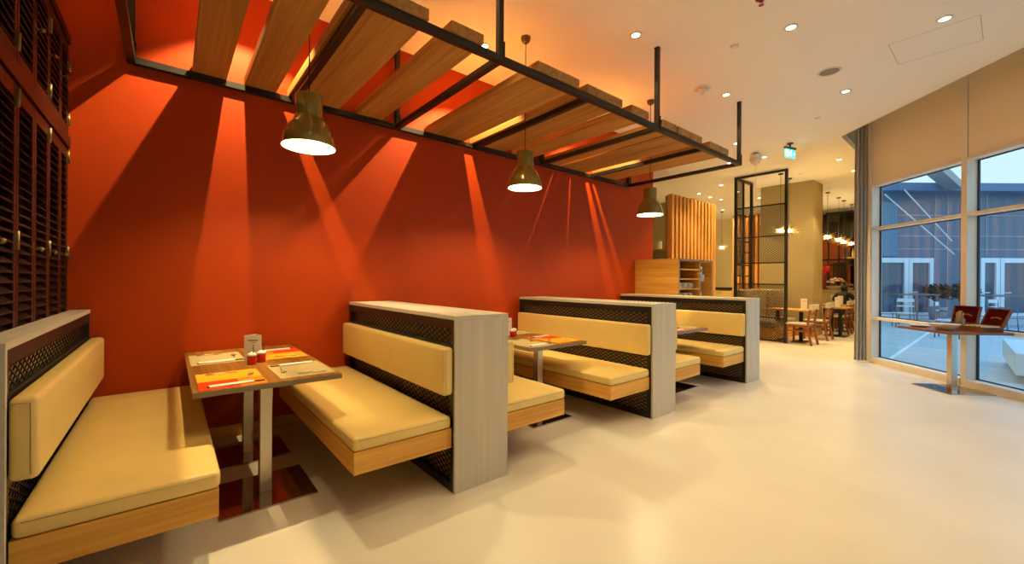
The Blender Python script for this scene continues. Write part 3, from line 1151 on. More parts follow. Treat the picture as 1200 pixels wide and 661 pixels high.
def mug(x, y, z, rz, label, band, group):
    t = thing('mug', label, 'mug', (x, y, z), rz, group)
    m = MB()
    m.lathe([(0, 0), (.036, 0), (.040, .006), (.041, .098), (.037, .098), (.036, .012), (0, .010)], 20)
    m.build('body', M['mug'], t)
    m = MB()
    m.tube([(.040 + .026 * math.sin(PI * k / 8) , 0, .018 + .060 * k / 8) for k in range(9)], .006, 8)
    m.build('handle', M['mug'], t)
    m = MB()
    m.lathe([(.0405, .02), (.0418, .02), (.0418, .085), (.0405, .085)], 20)
    m.build('band', M[band], t)


for z, row in ((1.268, 'upper'), (1.09, 'lower')):
    for k in range(6):
        mug(CX1 - .10 - .006 * (k % 2), CY0 + .10 + k * .092, z + .001, .55,
            'white mug, %s from the left on the %s mug shelf of the oak cabinet' % (('first', 'second', 'third', 'fourth', 'fifth', 'sixth')[k], row),
            'mug_green' if k % 2 == 0 else 'mug', 'mugs on the ' + row + ' cabinet shelf')
m = MB()
m.bevelbox(-.03, .03, -.02, .02, 0, .06, .004)
tag(m.build('sugar_tub', M['yellow'], loc=(CX1 - .03, CY0 + .06, 1.269)), 'small yellow tub beside the mugs on the upper cabinet shelf', 'tub')
for k in range(5):
    m = MB()
    m.bevelbox(-.10, .10, -.075, .075, 0, .022, .003)
    o = m.build('folded_leaflet', M['blue_paper'], loc=(CX1 - .16 + .004 * k, YD + .19 + .004 * (k % 2), 1.395 + k * .0245))
    tag(o, 'pale blue leaflet stack, %s from the bottom, in the right cabinet bay' % ('first', 'second', 'third', 'fourth', 'fifth')[k], 'leaflet', 'leaflets in the cabinet bay')
t = thing('card_reader', 'grey and white card machine on top of the blue leaflets', 'card machine', (CX1 - .17, YD + .15, 1.52))
m = MB()
m.bevelbox(-.10, .10, -.085, .085, 0, .14, .012)
m.build('body', M['white_plastic'], t)
m = MB()
m.box(.1, .102, -.05, .055, .035, .10)
m.build('screen', M['navy'], t)
t = thing('leaflet_rack', 'dark upright rack holding leaflets in the right cabinet bay', 'rack', (CX1 - .17, YD + .17, 1.10))
m = MB()
m.box(-.11, .11, -.12, -.10, 0, .293)
m.box(-.11, .11, -.12, .10, 0, .012)
m.box(-.11, .11, -.12, .10, .28, .293)
m.box(-.11, -.09, -.12, .10, .012, .28)
m.build('rack_frame', M['navy'], t)
m = MB()
m.bevelbox(-.085, .11, -.095, .02, .013, .10, .004)
m.build('leaflets', M['blue_paper'], t)

# slatted screen
t = thing('slatted_screen', 'tall screen of upright oak slats behind the cabinet', 'screen', (-4.40, 7.80, 0))
yy = [0.06 + k * .158 for k in range(12)]
for k, y in enumerate(yy):
    m = MB()
    m.bevelbox(-.10, .0, y, y + .075, 0.0, 3.17, .003)
    m.build('slat', M['oak_z'], t)
m = MB()
m.bevelbox(-.135, -.10, .03, 1.95, 0, 3.14, .003)
m.build('backing_panel', material('dark_oak_backing', (0.26, 0.13, 0.035), 0.6), t)
m = MB()
m.bevelbox(-.12, .01, 1.89, 1.98, 0, 3.17, .003)
m.build('end_post', M['oak_z'], t)

t = thing('slatted_screen', 'narrow screen of orange oak slats left of the olive column, seen through the mesh', 'screen', (-5.42, 13.2, 0))
for k in range(8):
    m = MB()
    m.bevelbox(k * .125, k * .125 + .07, 0, .09, 0, 3.38, .003)
    m.build('slat', M['oak_z'], t)
m = MB()
m.bevelbox(-.02, .97, .09, .12, 0, 3.36, .003)
m.build('backing_panel', bpy.data.materials['dark_oak_backing'], t)
t = thing('tall_cupboard', 'olive tall cupboard with oak top behind the end of the red wall', 'cupboard', (-5.85, 9.6, 0))
m = MB()
m.bevelbox(-.55, .55, -.3, .3, 0, 2.14, .004)
m.build('body', M['olive_wall'], t)
m = MB()
m.bevelbox(-.57, .57, -.32, .32, 2.14, 2.18, .004)
m.build('top_panel', M['oak_x'], t)
t = thing('canister', 'white canister standing on the tall olive cupboard', 'canister', (-5.62, 9.42, 2.18))
m = MB()
m.lathe([(0, 0), (.07, 0), (.075, .01), (.075, .18), (.07, .19), (0, .19)], 20)
m.build('body', M['white_plastic'], t)
m = MB()
m.lathe([(0, .19), (.065, .19), (.065, .215), (.02, .222), (.02, .238), (0, .24)], 20)
m.build('lid', M['chair_seat'], t)

# ------------------------------------------------------------------ black mesh screen
SY = 10.75
t = thing('mesh_screen', 'black steel floor-to-ceiling mesh screen with side wing', 'screen', (0, SY, 0))
xa, xb = -4.34, -3.255
ZS = 3.95


def post(x, y):
    m = MB()
    m.bevelbox(x - .03, x + .03, y - .03, y + .03, 0, ZS, .003)
    m.build('post', M['black'], t)


post(xa, 0)
post(xb, 0)
post(xa - .0, .95)
zz = [ZS - .025, 3.02, 2.44, 1.98, 1.53, .93, .03]


def hbar(p, q, z, wd=.035):
    m = MB()
    m.bar((p[0], p[1], z), (q[0], q[1], z), wd, wd)
    m.build('crossbar', M['black'], t)


for z in (3.925, 3.17, 2.45, 1.83, 1.33, .56, .03):
    hbar((xa + .03, 0), (xb - .03, 0), z, .05 if z > 3.9 else .032)
for z in (3.925, 3.05, 2.40, 2.13, 1.80, 1.53, .93, .03):
    hbar((xa, .03), (xa, .92), z, .05 if z > 3.9 else .032)
m = MB()
m.box(xa - .02, xa + .02, .42, .46, 0.05, ZS - .05)
m.build('post', M['black'], t)
for z0, z1, nm in ((2.466, 3.154, 0), (1.846, 2.434, 0), (.576, 1.314, 0), (.05, .544, 0)):
    m = MB()
    lattice(m, xa + .03, xb - .03, z0, z1, 0, .058, .9, .010, .005)
    m.build('mesh_panel', M['mesh_black'], t)
rot = Matrix.Rotation(PI / 2, 4, 'Z')
for z0, z1 in ((2.42, 3.90), (1.55, 2.38)):
    m = MB()
    lattice(m, .03, .42, z0, z1, 0, .058, .9, .010, .005)
    o = m.build('mesh_panel', M['mesh_black'], t)
    o.location = (xa, 0, 0)
    o.rotation_euler.z = PI / 2

# ------------------------------------------------------------------ dining area beyond
t = thing('banquette', 'taupe patterned banquette with oak plinth behind the mesh screen', 'banquette', (-4.36, 10.84, 0))
m = MB()
m.bevelbox(.0, .80, .0, 1.62, 0, .30, .004)
m.build('plinth', M['oak_y'], t)
m = MB()
m.round_box(.0, .84, 0, 1.62, .30, .47, .05, 4, .02)
m.build('seat_cushion', M['patterned'], t)
m = MB()
m.round_box(.0, .60, 1.36, 1.62, .40, 1.20, .07, 4)
m.round_box(.0, .20, 0, 1.62, .40, 1.20, .07, 4)
m.build('backrest', M['patterned'], t)


def far_table(x0, x1, y0, y1, label):
    t = thing('dining_table', label, 'dining table', ((x0 + x1) / 2, (y0 + y1) / 2, 0))
    a, b = (x1 - x0) / 2, (y1 - y0) / 2
    m = MB()
    m.bevelbox(-a, a, -b, b, .715, .75, .004)
    m.build('tabletop', M['counter_wood'], t)
    for x in (-a + .16, a - .20):
        m = MB()
        m.bevelbox(x - .035, x + .035, -.035, .035, .012, .715, .003)
        m.build('column', M['black'], t)
        m = MB()
        m.bevelbox(x - .15, x + .15, -.24, .24, 0, .012, .003)
        m.build('base_plate', M['black'], t)
    return t


FT = [(-3.76, -2.92, 11.02, 11.66, 'first dining table beside the mesh screen, with orange mats'),
      (-3.14, -2.60, 12.95, 13.60, 'second dining table, just right of the olive column'),
      (-3.60, -2.85, 14.30, 14.95, 'third dining table, behind the column near the kitchen'),
      (-3.66, -2.99, 15.68, 16.28, 'farthest dining table, in front of the seated person')]
for q in FT:
    far_table(*q)
for x, y, lb in ((-3.50, 11.20, 'orange placemat on the first dining table, far from the chair'),
                 (-3.12, 11.20, 'orange placemat on the first dining table, near the chair')):
    m = MB()
    m.box(-.16, .16, -.15, .15, 0, .0016)
    tag(m.build('placemat', M['mat_orange'], loc=(x, y, .75)), lb, 'placemat')
    m = MB()
    m.bevelbox(-.02, .02, -.10, .10, 0, .012, .003)
    tag(m.build('napkin', M['paper'], loc=(x + .03, y, .7517)), 'white folded napkin lying on the ' + lb.split(' on ')[0] + ' ' + lb.split(', ')[1], 'napkin')
for x, y, rz, lb, w in ((-3.09, 11.42, .9, 'white menu card on the first dining table', .15), (-2.84, 13.20, .9, 'white menu card on the second dining table', .15),
                     (-3.08, 14.6, .9, 'white menu card on the third dining table', .16), (-3.52, 15.85, .9, 'white menu card on the farthest dining table', .16)):
    menu_card(x, y, .75, rz, lb, w, .25)


def chair():
    t = thing('dining_chair', 'red-brown wooden chair nearest the mesh screen', 'chair', (0, 0, 0), 0, 'wooden dining chairs by the far tables')
    # faces -x
    for y in (-.19, .19):
        m = MB()
        m.bar((-.20, y, 0), (-.19, y, .44), .036, .036, (0, 1, 0))
        m.build('leg', M['chair_wood'], t)
        m = MB()
        pts = [(.275, y, 0), (.215, y, .30), (.20, y, .45), (.235, y, .68), (.275, y, .88)]
        for a, b in zip(pts, pts[1:]):
            m.bar(a, b, .036, .042, (0, 1, 0))
        m.build('leg', M['chair_wood'], t)
        m = MB()
        m.bar((-.195, y, .30), (.215, y, .30), .022, .03)
        m.build('stretcher', M['chair_wood'], t)
    m = MB()
    m.bar((-.19, 0, .415), (.20, 0, .415), .40, .05)
    m.build('seat_frame', M['chair_wood'], t)
    m = MB()
    m.round_box(-.225, .205, -.215, .215, .44, .475, .015, 3, .004)
    m.build('seat', M['chair_seat'], t)
    m = MB()
    for z in (.60, .70):
        x = .20 + (z - .45) * .155
        m.bar((x, -.19, z), (x, .19, z), .018, .035)
    m.build('back_rail', M['chair_wood'], t)
    m = MB()
    m.bar((.262, -.215, .835), (.262, .215, .835), .055, .11)
    m.build('back_cap', M['chair_cap'], t)
    return t


ch = chair()
ch.location = (-3.02, 10.92, 0)
ch.rotation_euler.z = -.06
for x, y, rz, lb in ((-3.02, 12.15, -.05, 'red-brown wooden chair standing before the olive column'),
                     (-3.0, 13.95, 0.0, 'red-brown wooden chair beyond the second dining table'),
                     (-3.05, 14.84, 0.03, 'red-brown wooden chair farthest back, half behind the curtain'),
                     ):
    dup(ch, (x, y, 0), rz, lb)


def star_lamp(x, y, zb, label, n=34, R=.27):
    t = thing('star_pendant', label, 'pendant lamp', (x, y, zb), random.random() * 3, 'spiky star pendants in the dining area')
    m = MB()
    for k in range(n):
        z = (1 - 2 * (k + .5) / n) * .55
        a = k * 2.399963
        d = Vector((math.cos(a) * math.sqrt(1 - z * z), math.sin(a) * math.sqrt(1 - z * z), z))
        m.tube([d * .03, d * R * (0.75 + .25 * ((k * 7) % 5) / 4)], [.0055, .004], 6)
    m.build('rods', M['star_metal'], t)
    b = MB()
    b.ball((0, 0, 0), .038, 14)
    b.build('bulb', M['star_bulb'], t)
    c = MB()
    c.tube([(0, 0, .04), (0, 0, ZC - zb - .03)], .005, 6)
    c.tube([(.10, 0, .06), (0, 0, .34)], .002, 5)
    c.tube([(-.10, 0, .06), (0, 0, .34)], .002, 5)
    c.build('cord', M['cord'], t)
    u = MB()
    u.lathe([(0, ZC - zb - .03), (.05, ZC - zb - .025), (.06, ZC - zb), (0, ZC - zb)], 20)
    u.build('ceiling_cup', M['black'], t)


STARS = [(-3.52, 11.222, 2.61, 'spiky star pendant, left of the pair by the mesh screen'),
         (-3.542, 11.892, 2.66, 'spiky star pendant, right of the pair in front of the olive column'),
         (-3.385, 14.589, 2.68, 'spiky star pendant first in the row right of the olive column'),
         (-3.371, 15.726, 2.68, 'spiky star pendant second in the row before the kitchen'),
         (-3.39, 16.423, 2.66, 'spiky star pendant third in the row before the kitchen'),
         (-3.393, 17.424, 2.66, 'spiky star pendant last in the row, next to the curtain'),
         (-6.851, 15.752, 2.64, 'spiky star pendant far off between slatted screen and mesh screen')]
for q in STARS:
    star_lamp(*q)

# far booth backs seen left of the mesh screen
t = thing('far_banquette', 'cream banquette with dark rail along the far cream wall', 'banquette', (-7.0, 17.2, 0))
m = MB()
m.round_box(-1.4, 1.9, -.3, .4, 0, 1.0, .05, 3)
m.build('bench_body', M['leather'], t)
m = MB()
m.bevelbox(-1.4, 1.9, .30, .46, 1.06, 1.13, .004)
m.build('rail', M['black'], t)

# ------------------------------------------------------------------ kitchen bar at the back
t = thing('bar_shelving', 'black steel bar shelving frame in front of terracotta panels', 'shelving', (0, 18.0, 0))
for x in (-4.14, -3.845, -3.665, -3.32):
    m = MB()
    m.bevelbox(x - .022, x + .022, -.03, .03, 0, 3.82, .003)
    m.build('post', M['black'], t)
for z, x0 in ((3.82, -4.22), (2.17, -4.5), (1.98, -4.14)):
    m = MB()
    m.bevelbox(x0, -3.30, -.03, .03, z - .03, z + .03, .003)
    m.build('beam', M['black'], t)
m = MB()
m.bevelbox(-4.21, -3.85, .04, .10, 3.50, 3.80, .003)
m.build('dark_panel', M['bar_dark'], t)
m = MB()
m.bevelbox(-5.0, -3.45, .5, 1.2, 2.95, 3.50, .003)
m.build('bulkhead', M['bar_dark'], t)
m = MB()
m.bevelbox(-3.75, -3.36, .04, .40, 2.20, 2.26, .003)
m.build('shelf', M['counter_wood'], t)
m = MB()
m.bevelbox(-4.6, -3.62, .46, .52, 1.0, 2.94, .003)
m.build('terracotta_panel', M['bar_red'], t)
for x, c, k in ((-3.60, 'navy', 'first'), (-3.50, 'yellow', 'second'), (-3.42, 'bar_dark', 'third')):
    t = thing('bottle', '%s bottle from the left on the oak shelf over the bar' % k, 'bottle', (x, 18.2, 2.262), 0, 'bottles on the bar shelf')
    m = MB()
    m.lathe([(0, 0), (.038, 0), (.040, .01), (.040, .16), (.014, .21), (.014, .27), (0, .27)], 16)
    m.build('body', M[c], t)
    m = MB()
    m.lathe([(0, .27), (.016, .27), (.016, .30), (0, .30)], 12)
    m.build('cap', M['gold'], t)
t = thing('wall_frame', 'dark framed board hung before the terracotta panel', 'framed board', (-3.93, 18.42, 1.36))
m = MB()
m.bevelbox(-.18, .18, 0, .03, 0, .72, .003)
m.build('frame', M['bar_dark'], t)
m = MB()
m.box(-.15, .15, -.004, 0, .03, .69)
m.build('board', material('dark_red_board', (0.11, 0.03, 0.012), 0.5), t)
t = thing('serving_counter', 'oak-topped serving counter carrying the flowers', 'counter', (-4.06, 17.45, 0))
m = MB()
m.bevelbox(-.84, .84, -.25, .25, 0, 1.08, .004)
m.build('body', M['olive_wall'], t)
m = MB()
m.bevelbox(-.86, .86, -.28, .28, 1.08, 1.12, .004)
m.build('worktop', M['counter_wood'], t)


def heart(x, y, z, s, label):
    t = thing('foil_balloon', label, 'balloon', (x, y, z), .8)
    m = MB()
    n, rings = 36, 5
    pts = []
    for i in range(n):
        a = 2 * PI * i / n
        pts.append((.0625 * 16 * math.sin(a) ** 3 * s, .0625 * (13 * math.cos(a) - 5 * math.cos(2 * a) - 2 * math.cos(3 * a) - math.cos(4 * a)) * s))
    vs, fs = [], []
    for side in (-1, 1):
        for r in range(rings + 1):
            f = 1 - r / rings
            h = side * s * .38 * math.sqrt(max(0, 1 - f * f))
            for px_, pz_ in pts:
                vs.append((px_ * f + 0, h, (pz_ - .05 * s) * f + .05 * s))
    for q in range(2):
        o = q * (rings + 1) * n
        for r in range(rings):
            for i in range(n):
                fs.append((o + r * n + i, o + r * n + (i + 1) % n, o + (r + 1) * n + (i + 1) % n, o + (r + 1) * n + i))
    m.add(vs, fs, True)
    m.build('envelope', M['foil_red'], t)
    m = MB()
    m.tube([(0, 0, -1.0 * s), (.02, 0, -1.2 * s), (0, .01, 1.12 - z)], .003, 6)
    m.build('string', M['ribbon'], t)
    return t


heart(-4.13, 17.35, 1.80, .24, 'red heart-shaped foil balloon, the upper one over the counter')
heart(-4.27, 17.38, 1.42, .18, 'small red heart-shaped foil balloon, the lower one by the flowers')
t = thing('flower_basket', 'basket of white and peach flowers on the serving counter', 'flower basket', (-3.80, 17.35, 1.121))
m = MB()
m.lathe([(0, 0), (.18, 0), (.24, .10), (.25, .14), (.235, .14), (.17, .012), (0, .012)], 24)
m.build('basket', M['basket'], t)
for k in range(16):
    a = k * 2.4
    r = .05 + .013 * k
    m = MB()
    c = (r * math.cos(a), r * math.sin(a) * .8, .24 + .09 * math.cos(r * 6) + .03 * (k % 3))
    for j in range(5):
        b = j * 2 * PI / 5
        m.ball((c[0] + .032 * math.cos(b), c[1] + .032 * math.sin(b), c[2]), .034, 8, 1, 1, .8)
    m.ball((c[0], c[1], c[2] + .015), .034, 8)
    m.build('bloom', M['petal_pink'] if k % 4 == 1 else M['petal_white'], t)
m = MB()
for k in range(26):
    a = k * 1.7
    r = .10 + .006 * k
    p = Vector((r * math.cos(a), r * math.sin(a), .13 + .05 * ((k * 3) % 4)))
    d = Vector((math.cos(a), math.sin(a), .25)) * .10
    s_ = Vector((-math.sin(a), math.cos(a), 0)) * .03
    m.add([p, p + d * .5 + s_, p + d, p + d * .5 - s_, p + d * .5 + Vector((0, 0, -.008))], [(0, 1, 4), (1, 2, 4), (2, 3, 4), (3, 0, 4), (0, 3, 2, 1)])
m.build('leaves', M['leaf'], t)
t = thing('flower_basket', 'green leafy basket with orange blooms, right of the white flowers', 'flower basket', (-3.46, 17.3, 1.121))
m = MB()
m.lathe([(0, 0), (.12, 0), (.16, .08), (.15, .08), (.11, .012), (0, .012)], 20)
m.build('basket', M['basket'], t)
m = MB()
for k in range(30):
    a = k * 2.1
    r = .03 + .005 * k
    p = Vector((r * math.cos(a), r * math.sin(a), .08 + .14 * (1 - r / .2)))
    d = Vector((math.cos(a), math.sin(a), .5)) * .11
    s_ = Vector((-math.sin(a), math.cos(a), 0)) * .035
    m.add([p, p + d * .5 + s_, p + d, p + d * .5 - s_, p + d * .5 + Vector((0, 0, -.008))], [(0, 1, 4), (1, 2, 4), (2, 3, 4), (3, 0, 4), (0, 3, 2, 1)])
m.build('leaves', material('bright_leaves', (0.10, 0.24, 0.04), 0.6), t)
m = MB()
for k in range(6):
    m.ball((.13 * math.cos(k), .10 * math.sin(k * 1.4), .17 + .02 * (k % 2)), .03, 8)
m.build('bloom', M['petal_pink'], t)


# seated person, back to the camera
def skin_figure(name, joints, edges, radii, mat, parent, sub=2):
    me = bpy.data.meshes.new(name)
    me.from_pydata(joints, edges, [])
    o = bpy.data.objects.new(name, me)
    C.objects.link(o)
    md = o.modifiers.new('skin', 'SKIN')
    md.use_smooth_shade = True
    me.skin_vertices[0].data[0].use_root = True
    for i, r in enumerate(radii):
        rr = r if isinstance(r, tuple) else (r, r)
        me.skin_vertices[0].data[i].radius = rr
    sd = o.modifiers.new('sub', 'SUBSURF')
    sd.levels = sd.render_levels = sub
    dg = bpy.context.evaluated_depsgraph_get()
    nm = bpy.data.meshes.new_from_object(o.evaluated_get(dg))
    bpy.data.objects.remove(o)
    nm.name = name
    nm.materials.clear()
    nm.materials.append(mat)
    for p in nm.polygons:
        p.use_smooth = True
    b = bpy.data.objects.new(name, nm)
    C.objects.link(b)
    b.parent = parent
    return b


per = thing('person', 'person in a black jacket seated with back turned, leaning over the farthest table', 'person', (-3.19, 15.32, 0), 0)
# local: faces +y (away from the camera); pelvis first
J = [(0, 0, .53), (0, .05, .72), (0, .12, .92), (0, .18, 1.03), (0, .22, 1.09),
     (-.17, .16, 1.00), (-.26, .26, .84), (-.18, .45, .80), (-.14, .52, .80),
     (.17, .16, 1.00), (.26, .26, .84), (.18, .45, .80), (.14, .52, .80),
     (-.11, .08, .50), (-.13, .42, .50), (-.13, .40, .10), (-.13, .52, .045),
     (.11, .08, .50), (.13, .42, .50), (.13, .40, .10), (.13, .52, .045)]
Ed = [(0, 1), (1, 2), (2, 3), (3, 4), (3, 5), (5, 6), (6, 7), (7, 8), (3, 9), (9, 10), (10, 11), (11, 12),
      (0, 13), (13, 14), (14, 15), (15, 16), (0, 17), (17, 18), (18, 19), (19, 20)]
Rr = [(.15, .12), (.15, .11), (.16, .11), (.10, .08), (.06, .06), .075, .055, .045, .038, .075, .055, .045, .038,
      .09, .07, .05, .04, .09, .07, .05, .04]
body = skin_figure('body', J, Ed, Rr, M['jacket'], per)
hd = MB()
hd.lathe([(0, -.115), (.035, -.112), (.055, -.09), (.068, -.05), (.077, 0), (.076, .045), (.062, .085), (.035, .108), (0, .115)], 24, (0, .275, 1.17), True, .98, 1.18)
hd.ball((-.077, .275, 1.165), .018, 10, .5, 1, 1.6)
hd.ball((.077, .275, 1.165), .018, 10, .5, 1, 1.6)
hd.ball((0, .37, 1.155), .014, 10, 1, 1.2, 1.6)
hd.build('head', M['skin'], per)
hr = MB()
hr.lathe([(.06, -.10), (.078, -.06), (.085, 0), (.085, .05), (.07, .095), (.04, .12), (0, .127)], 24, (0, .262, 1.172), True, 1.0, 1.12)
hr.build('hair', M['hair'], per)
for sx_ in (-1, 1):
    m = MB()
    m.round_box(-.035, .035, -.03, .06, -.012, .012, .011, 3, 0, Matrix.Translation((sx_ * .13, .56, .772)))
    for f in range(4):
        x = -.027 + f * .018
        L = (.055, .068, .072, .06)[f]
        m.tube([(sx_ * .13 + x, .61, .774), (sx_ * .13 + x * 1.1, .61 + L * .55, .778), (sx_ * .13 + x * 1.1, .61 + L, .768)], [.009, .0085, .007], 8)
    m.tube([(sx_ * .13 - sx_ * .03, .565, .772), (sx_ * .13 - sx_ * .06, .60, .772), (sx_ * .13 - sx_ * .07, .63, .768)], [.011, .010, .008], 8)
    m.build('hand', M['skin'], per)
t = thing('stool', 'dark stool under the seated person in black', 'stool', (-3.19, 15.32, 0))
m = MB()
m.lathe([(0, .38), (.18, .38), (.19, .39), (.19, .425), (.17, .435), (0, .435)], 24)
m.build('seat', M['bar_dark'], t)
for k in range(4):
    a = PI / 4 + k * PI / 2
    m = MB()
    m.tube([(.13 * math.cos(a), .13 * math.sin(a), .38), (.19 * math.cos(a), .19 * math.sin(a), 0)], .014, 8)
    m.build('leg', M['black'], t)

# ------------------------------------------------------------------ curtain
m = MB()
n = 60
c0, c1_ = Vector((-1.765, 9.315, 0)), Vector((-1.612, 9.405, 0))
d = (c1_ - c0)
pts = []
for i in range(n + 1):
    f = i / n
    off = .030 * math.sin(f * 2 * PI * 3.5)
    nn = Vector((-d.y, d.x, 0)).normalized()
    pts.append(c0 + d * f + nn * off)
vs, fs = [], []
zs = [0.02 + k * (4.55 - .02) / 8 for k in range(9)]
for k, z in enumerate(zs):
    sw = 1.0 - .08 * math.sin(k * .9)
    mid = (c0 + c1_) / 2
    for p in pts:
        q = mid + (p - mid) * sw
        vs.append((q.x, q.y, z))
back = [Vector(v) + Vector((-.006, .008, 0)) for v in vs]
NB = len(vs)
vs = vs + [tuple(b) for b in back]
w_ = n + 1
for k in range(8):
    for i in range(n):
        q = (k * w_ + i, k * w_ + i + 1, (k + 1) * w_ + i + 1, (k + 1) * w_ + i)
        fs.append(q)
        fs.append(tuple(j + NB for j in q[::-1]))
for k in range(8):
    for i in (0, n):
        fs.append((k * w_ + i, (k + 1) * w_ + i, (k + 1) * w_ + i + NB, k * w_ + i + NB))
m.add(vs, fs, True)
o = m.build('curtain', M['curtain'])
tag(o, 'tall grey curtain gathered at the left end of the window wall', 'curtain')

# ------------------------------------------------------------------ table by the window
TW = Vector((-.49, 7.87, 0))
ZW = .79


def tw(u, v, z=0.0):
    return TW + T * u + N * v + Vector((0, 0, z))


t = thing('window_table', 'square pedestal table with steel foot beside the window', 'table', TW, WROT)
m = MB()
m.bevelbox(-.375, .375, -.375, .375, ZW - .03, ZW, .003)
m.build('tabletop', wood('red_walnut', (0.20, 0.075, 0.045), (0.32, 0.13, 0.08), 'X', .3, 30), t)
m = MB()
m.bevelbox(-.036, .036, -.036, .036, .012, ZW - .038, .004)
m.box(-.12, .12, -.12, .12, ZW - .038, ZW - .03)
m.build('column', M['chrome'], t)
m = MB()
m.bevelbox(-.272, .272, -.272, .272, 0, .012, .003)
m.build('base_plate', M['mirror_plate'], t)


def tea_box(u, v, rz, label, tilt, W_=.165):
    p = tw(u, v, ZW)
    t = thing('tea_box', label, 'tea box', p, WROT + rz)
    D_, H_ = .12, .065
    m = MB()
    m.bevelbox(-W_, W_, -D_, D_, 0, .008, .002)
    m.box(-W_, W_, -D_, -D_ + .012, .008, H_)
    m.box(-W_, W_, D_ - .012, D_, .008, H_)
    m.box(-W_, -W_ + .012, -D_ + .012, D_ - .012, .008, H_)
    m.box(W_ - .012, W_, -D_ + .012, D_ - .012, .008, H_)
    for x in (-W_ + .002, W_ - .002):
        m.box(x - .002, x + .002, -D_ + .012, D_ - .012, .008, H_ - .012)
    m.build('tray', M['boxwood'], t)
    # lid hinged at the rear edge
    Lm = Matrix.Translation((0, D_, H_)) @ Matrix.Rotation(tilt, 4, 'X')
    m = MB()
    m.box(-W_, W_, 0.0, .012, 0, .235, Lm)
    m.box(-W_, W_, -.022, 0.0, 0, .012, Lm)
    m.box(-W_, W_, -.022, 0.0, .223, .235, Lm)
    m.box(-W_, -W_ + .012, -.022, 0.0, .012, .223, Lm)
    m.box(W_ - .012, W_, -.022, 0.0, .012, .223, Lm)
    lid = m.build('lid', M['boxwood'], t)
    m = MB()
    m.box(-W_ + .012, W_ - .012, -.004, .0, .012, .223, Lm)
    m.build('lid_lining', M['boxred'], lid)
    word = 'TWININGS'
    for i, chh in enumerate(word):
        a = (i - 3.5) / 3.5
        mt = Lm @ Matrix.Translation((a * W_ * .42, -.0048, .122 - .016 * a * a)) @ Matrix.Rotation(PI / 2, 4, 'X') @ Matrix.Rotation(-a * .30, 4, 'Z')
        text_mesh('lettering', chh, .165 * W_, M['gold'], lid, mt)
    return t, W_, D_, H_


tb1 = tea_box(-.165, .185, .03, 'open dark wooden tea box with red lid, the left one by the mullion', -.20)
tb2 = tea_box(.236, .122, -.03, 'open dark wooden tea box with red lid, the right one showing tea sachets', -.42, .135)
cols = ['yellow', 'paper', 'green', 'yellow', 'mat_beige', 'green', 'yellow', 'sauce_red', 'paper']
base = tw(.236, .122, ZW)
for k in range(9):
    lx = -.1045 + k * .0261
    Rm = Matrix.Rotation(WROT - .03, 3, 'Z')
    q = base + Rm @ Vector((lx, 0, .009))
    m = MB()
    m.bevelbox(-.0105, .0105, -.095, .095, 0, .066, .002)
    o = m.build('tea_sachet_stack', M[cols[k]], loc=q, rotz=WROT - .03)
    tag(o, 'row of %s tea sachets, %s from the left in the right tea box' % ({'yellow': 'yellow', 'paper': 'white', 'green': 'green', 'mat_beige': 'beige', 'sauce_red': 'red'}[cols[k]],
        ('first', 'second', 'third', 'fourth', 'fifth', 'sixth', 'seventh', 'eighth', 'ninth')[k]), 'tea sachets', 'tea sachets in the right box')
p = tw(.115, -.195, ZW)
t = thing('bowl', 'wide white bowl of sugar sachets on the window table', 'bowl', p)
m = MB()
m.lathe([(0, 0), (.055, 0), (.066, .008), (.112, .038), (.150, .076), (.154, .081), (.147, .078), (.107, .046), (.055, .020), (0, .017)], 36)
m.build('dish', M['ceramic'], t)
m = MB()
for k in range(26):
    a = k * 2.4
    r = .018 * math.sqrt(k) + .01
    m.box(-.022, .022, -.012, .012, -.0025, .0025, Matrix.Translation((r * math.cos(a), r * math.sin(a), .060 + .014 * (k % 3) * (1 - r / .12))) @ Matrix.Rotation(k * 1.3, 4, 'Z') @ Matrix.Rotation(.3 * math.sin(k), 4, 'X'))
o = m.build('sugar_sachets', M['sugar'], t)
o['kind'] = 'stuff'
p = Vector((-.80, 7.93, ZW))
t = thing('saucer', 'small white dish left of the bowl on the window table', 'dish', p)
m = MB()
m.lathe([(0, 0), (.05, 0), (.07, .006), (.105, .020), (.108, .023), (.10, .022), (.06, .010), (0, .008)], 30)
m.build('dish', M['ceramic'], t)
m = MB()
for k in range(9):
    m.box(-.025, .025, -.014, .014, -.002, .002, Matrix.Translation((.04 * math.cos(k * 1.9), .04 * math.sin(k * 1.9), .016 + .003 * k)) @ Matrix.Rotation(k * 1.1, 4, 'Z'))
m.build('sachets', M['sugar'], t)['kind'] = 'stuff'
p = tw(.048, .05, ZW)
t = thing('tumbler', 'clear tumbler holding wooden stirrers on the window table', 'glass', p)
m = MB()
m.lathe([(0, 0), (.038, 0), (.041, .005), (.047, .150), (.0445, .150), (.039, .012), (0, .012)], 28)
m.build('glass_body', M['glass_thin'], t)
for k in range(24):
    a = k * 2.4
    r = .0068 * math.sqrt(k)
    m = MB()
    m.bar((0, 0, 0), (.3 * r * math.cos(a), .3 * r * math.sin(a), .190 + .014 * (k % 4)), .007, .0025)
    o = m.build('wooden_stirrer', M['stick'], loc=(p.x + r * math.cos(a), p.y + r * math.sin(a), ZW + .0125), rotz=k * .4)
    tag(o, 'thin wooden stirrer standing in the clear tumbler on the window table', 'stirrer', 'stirrers in the tumbler')

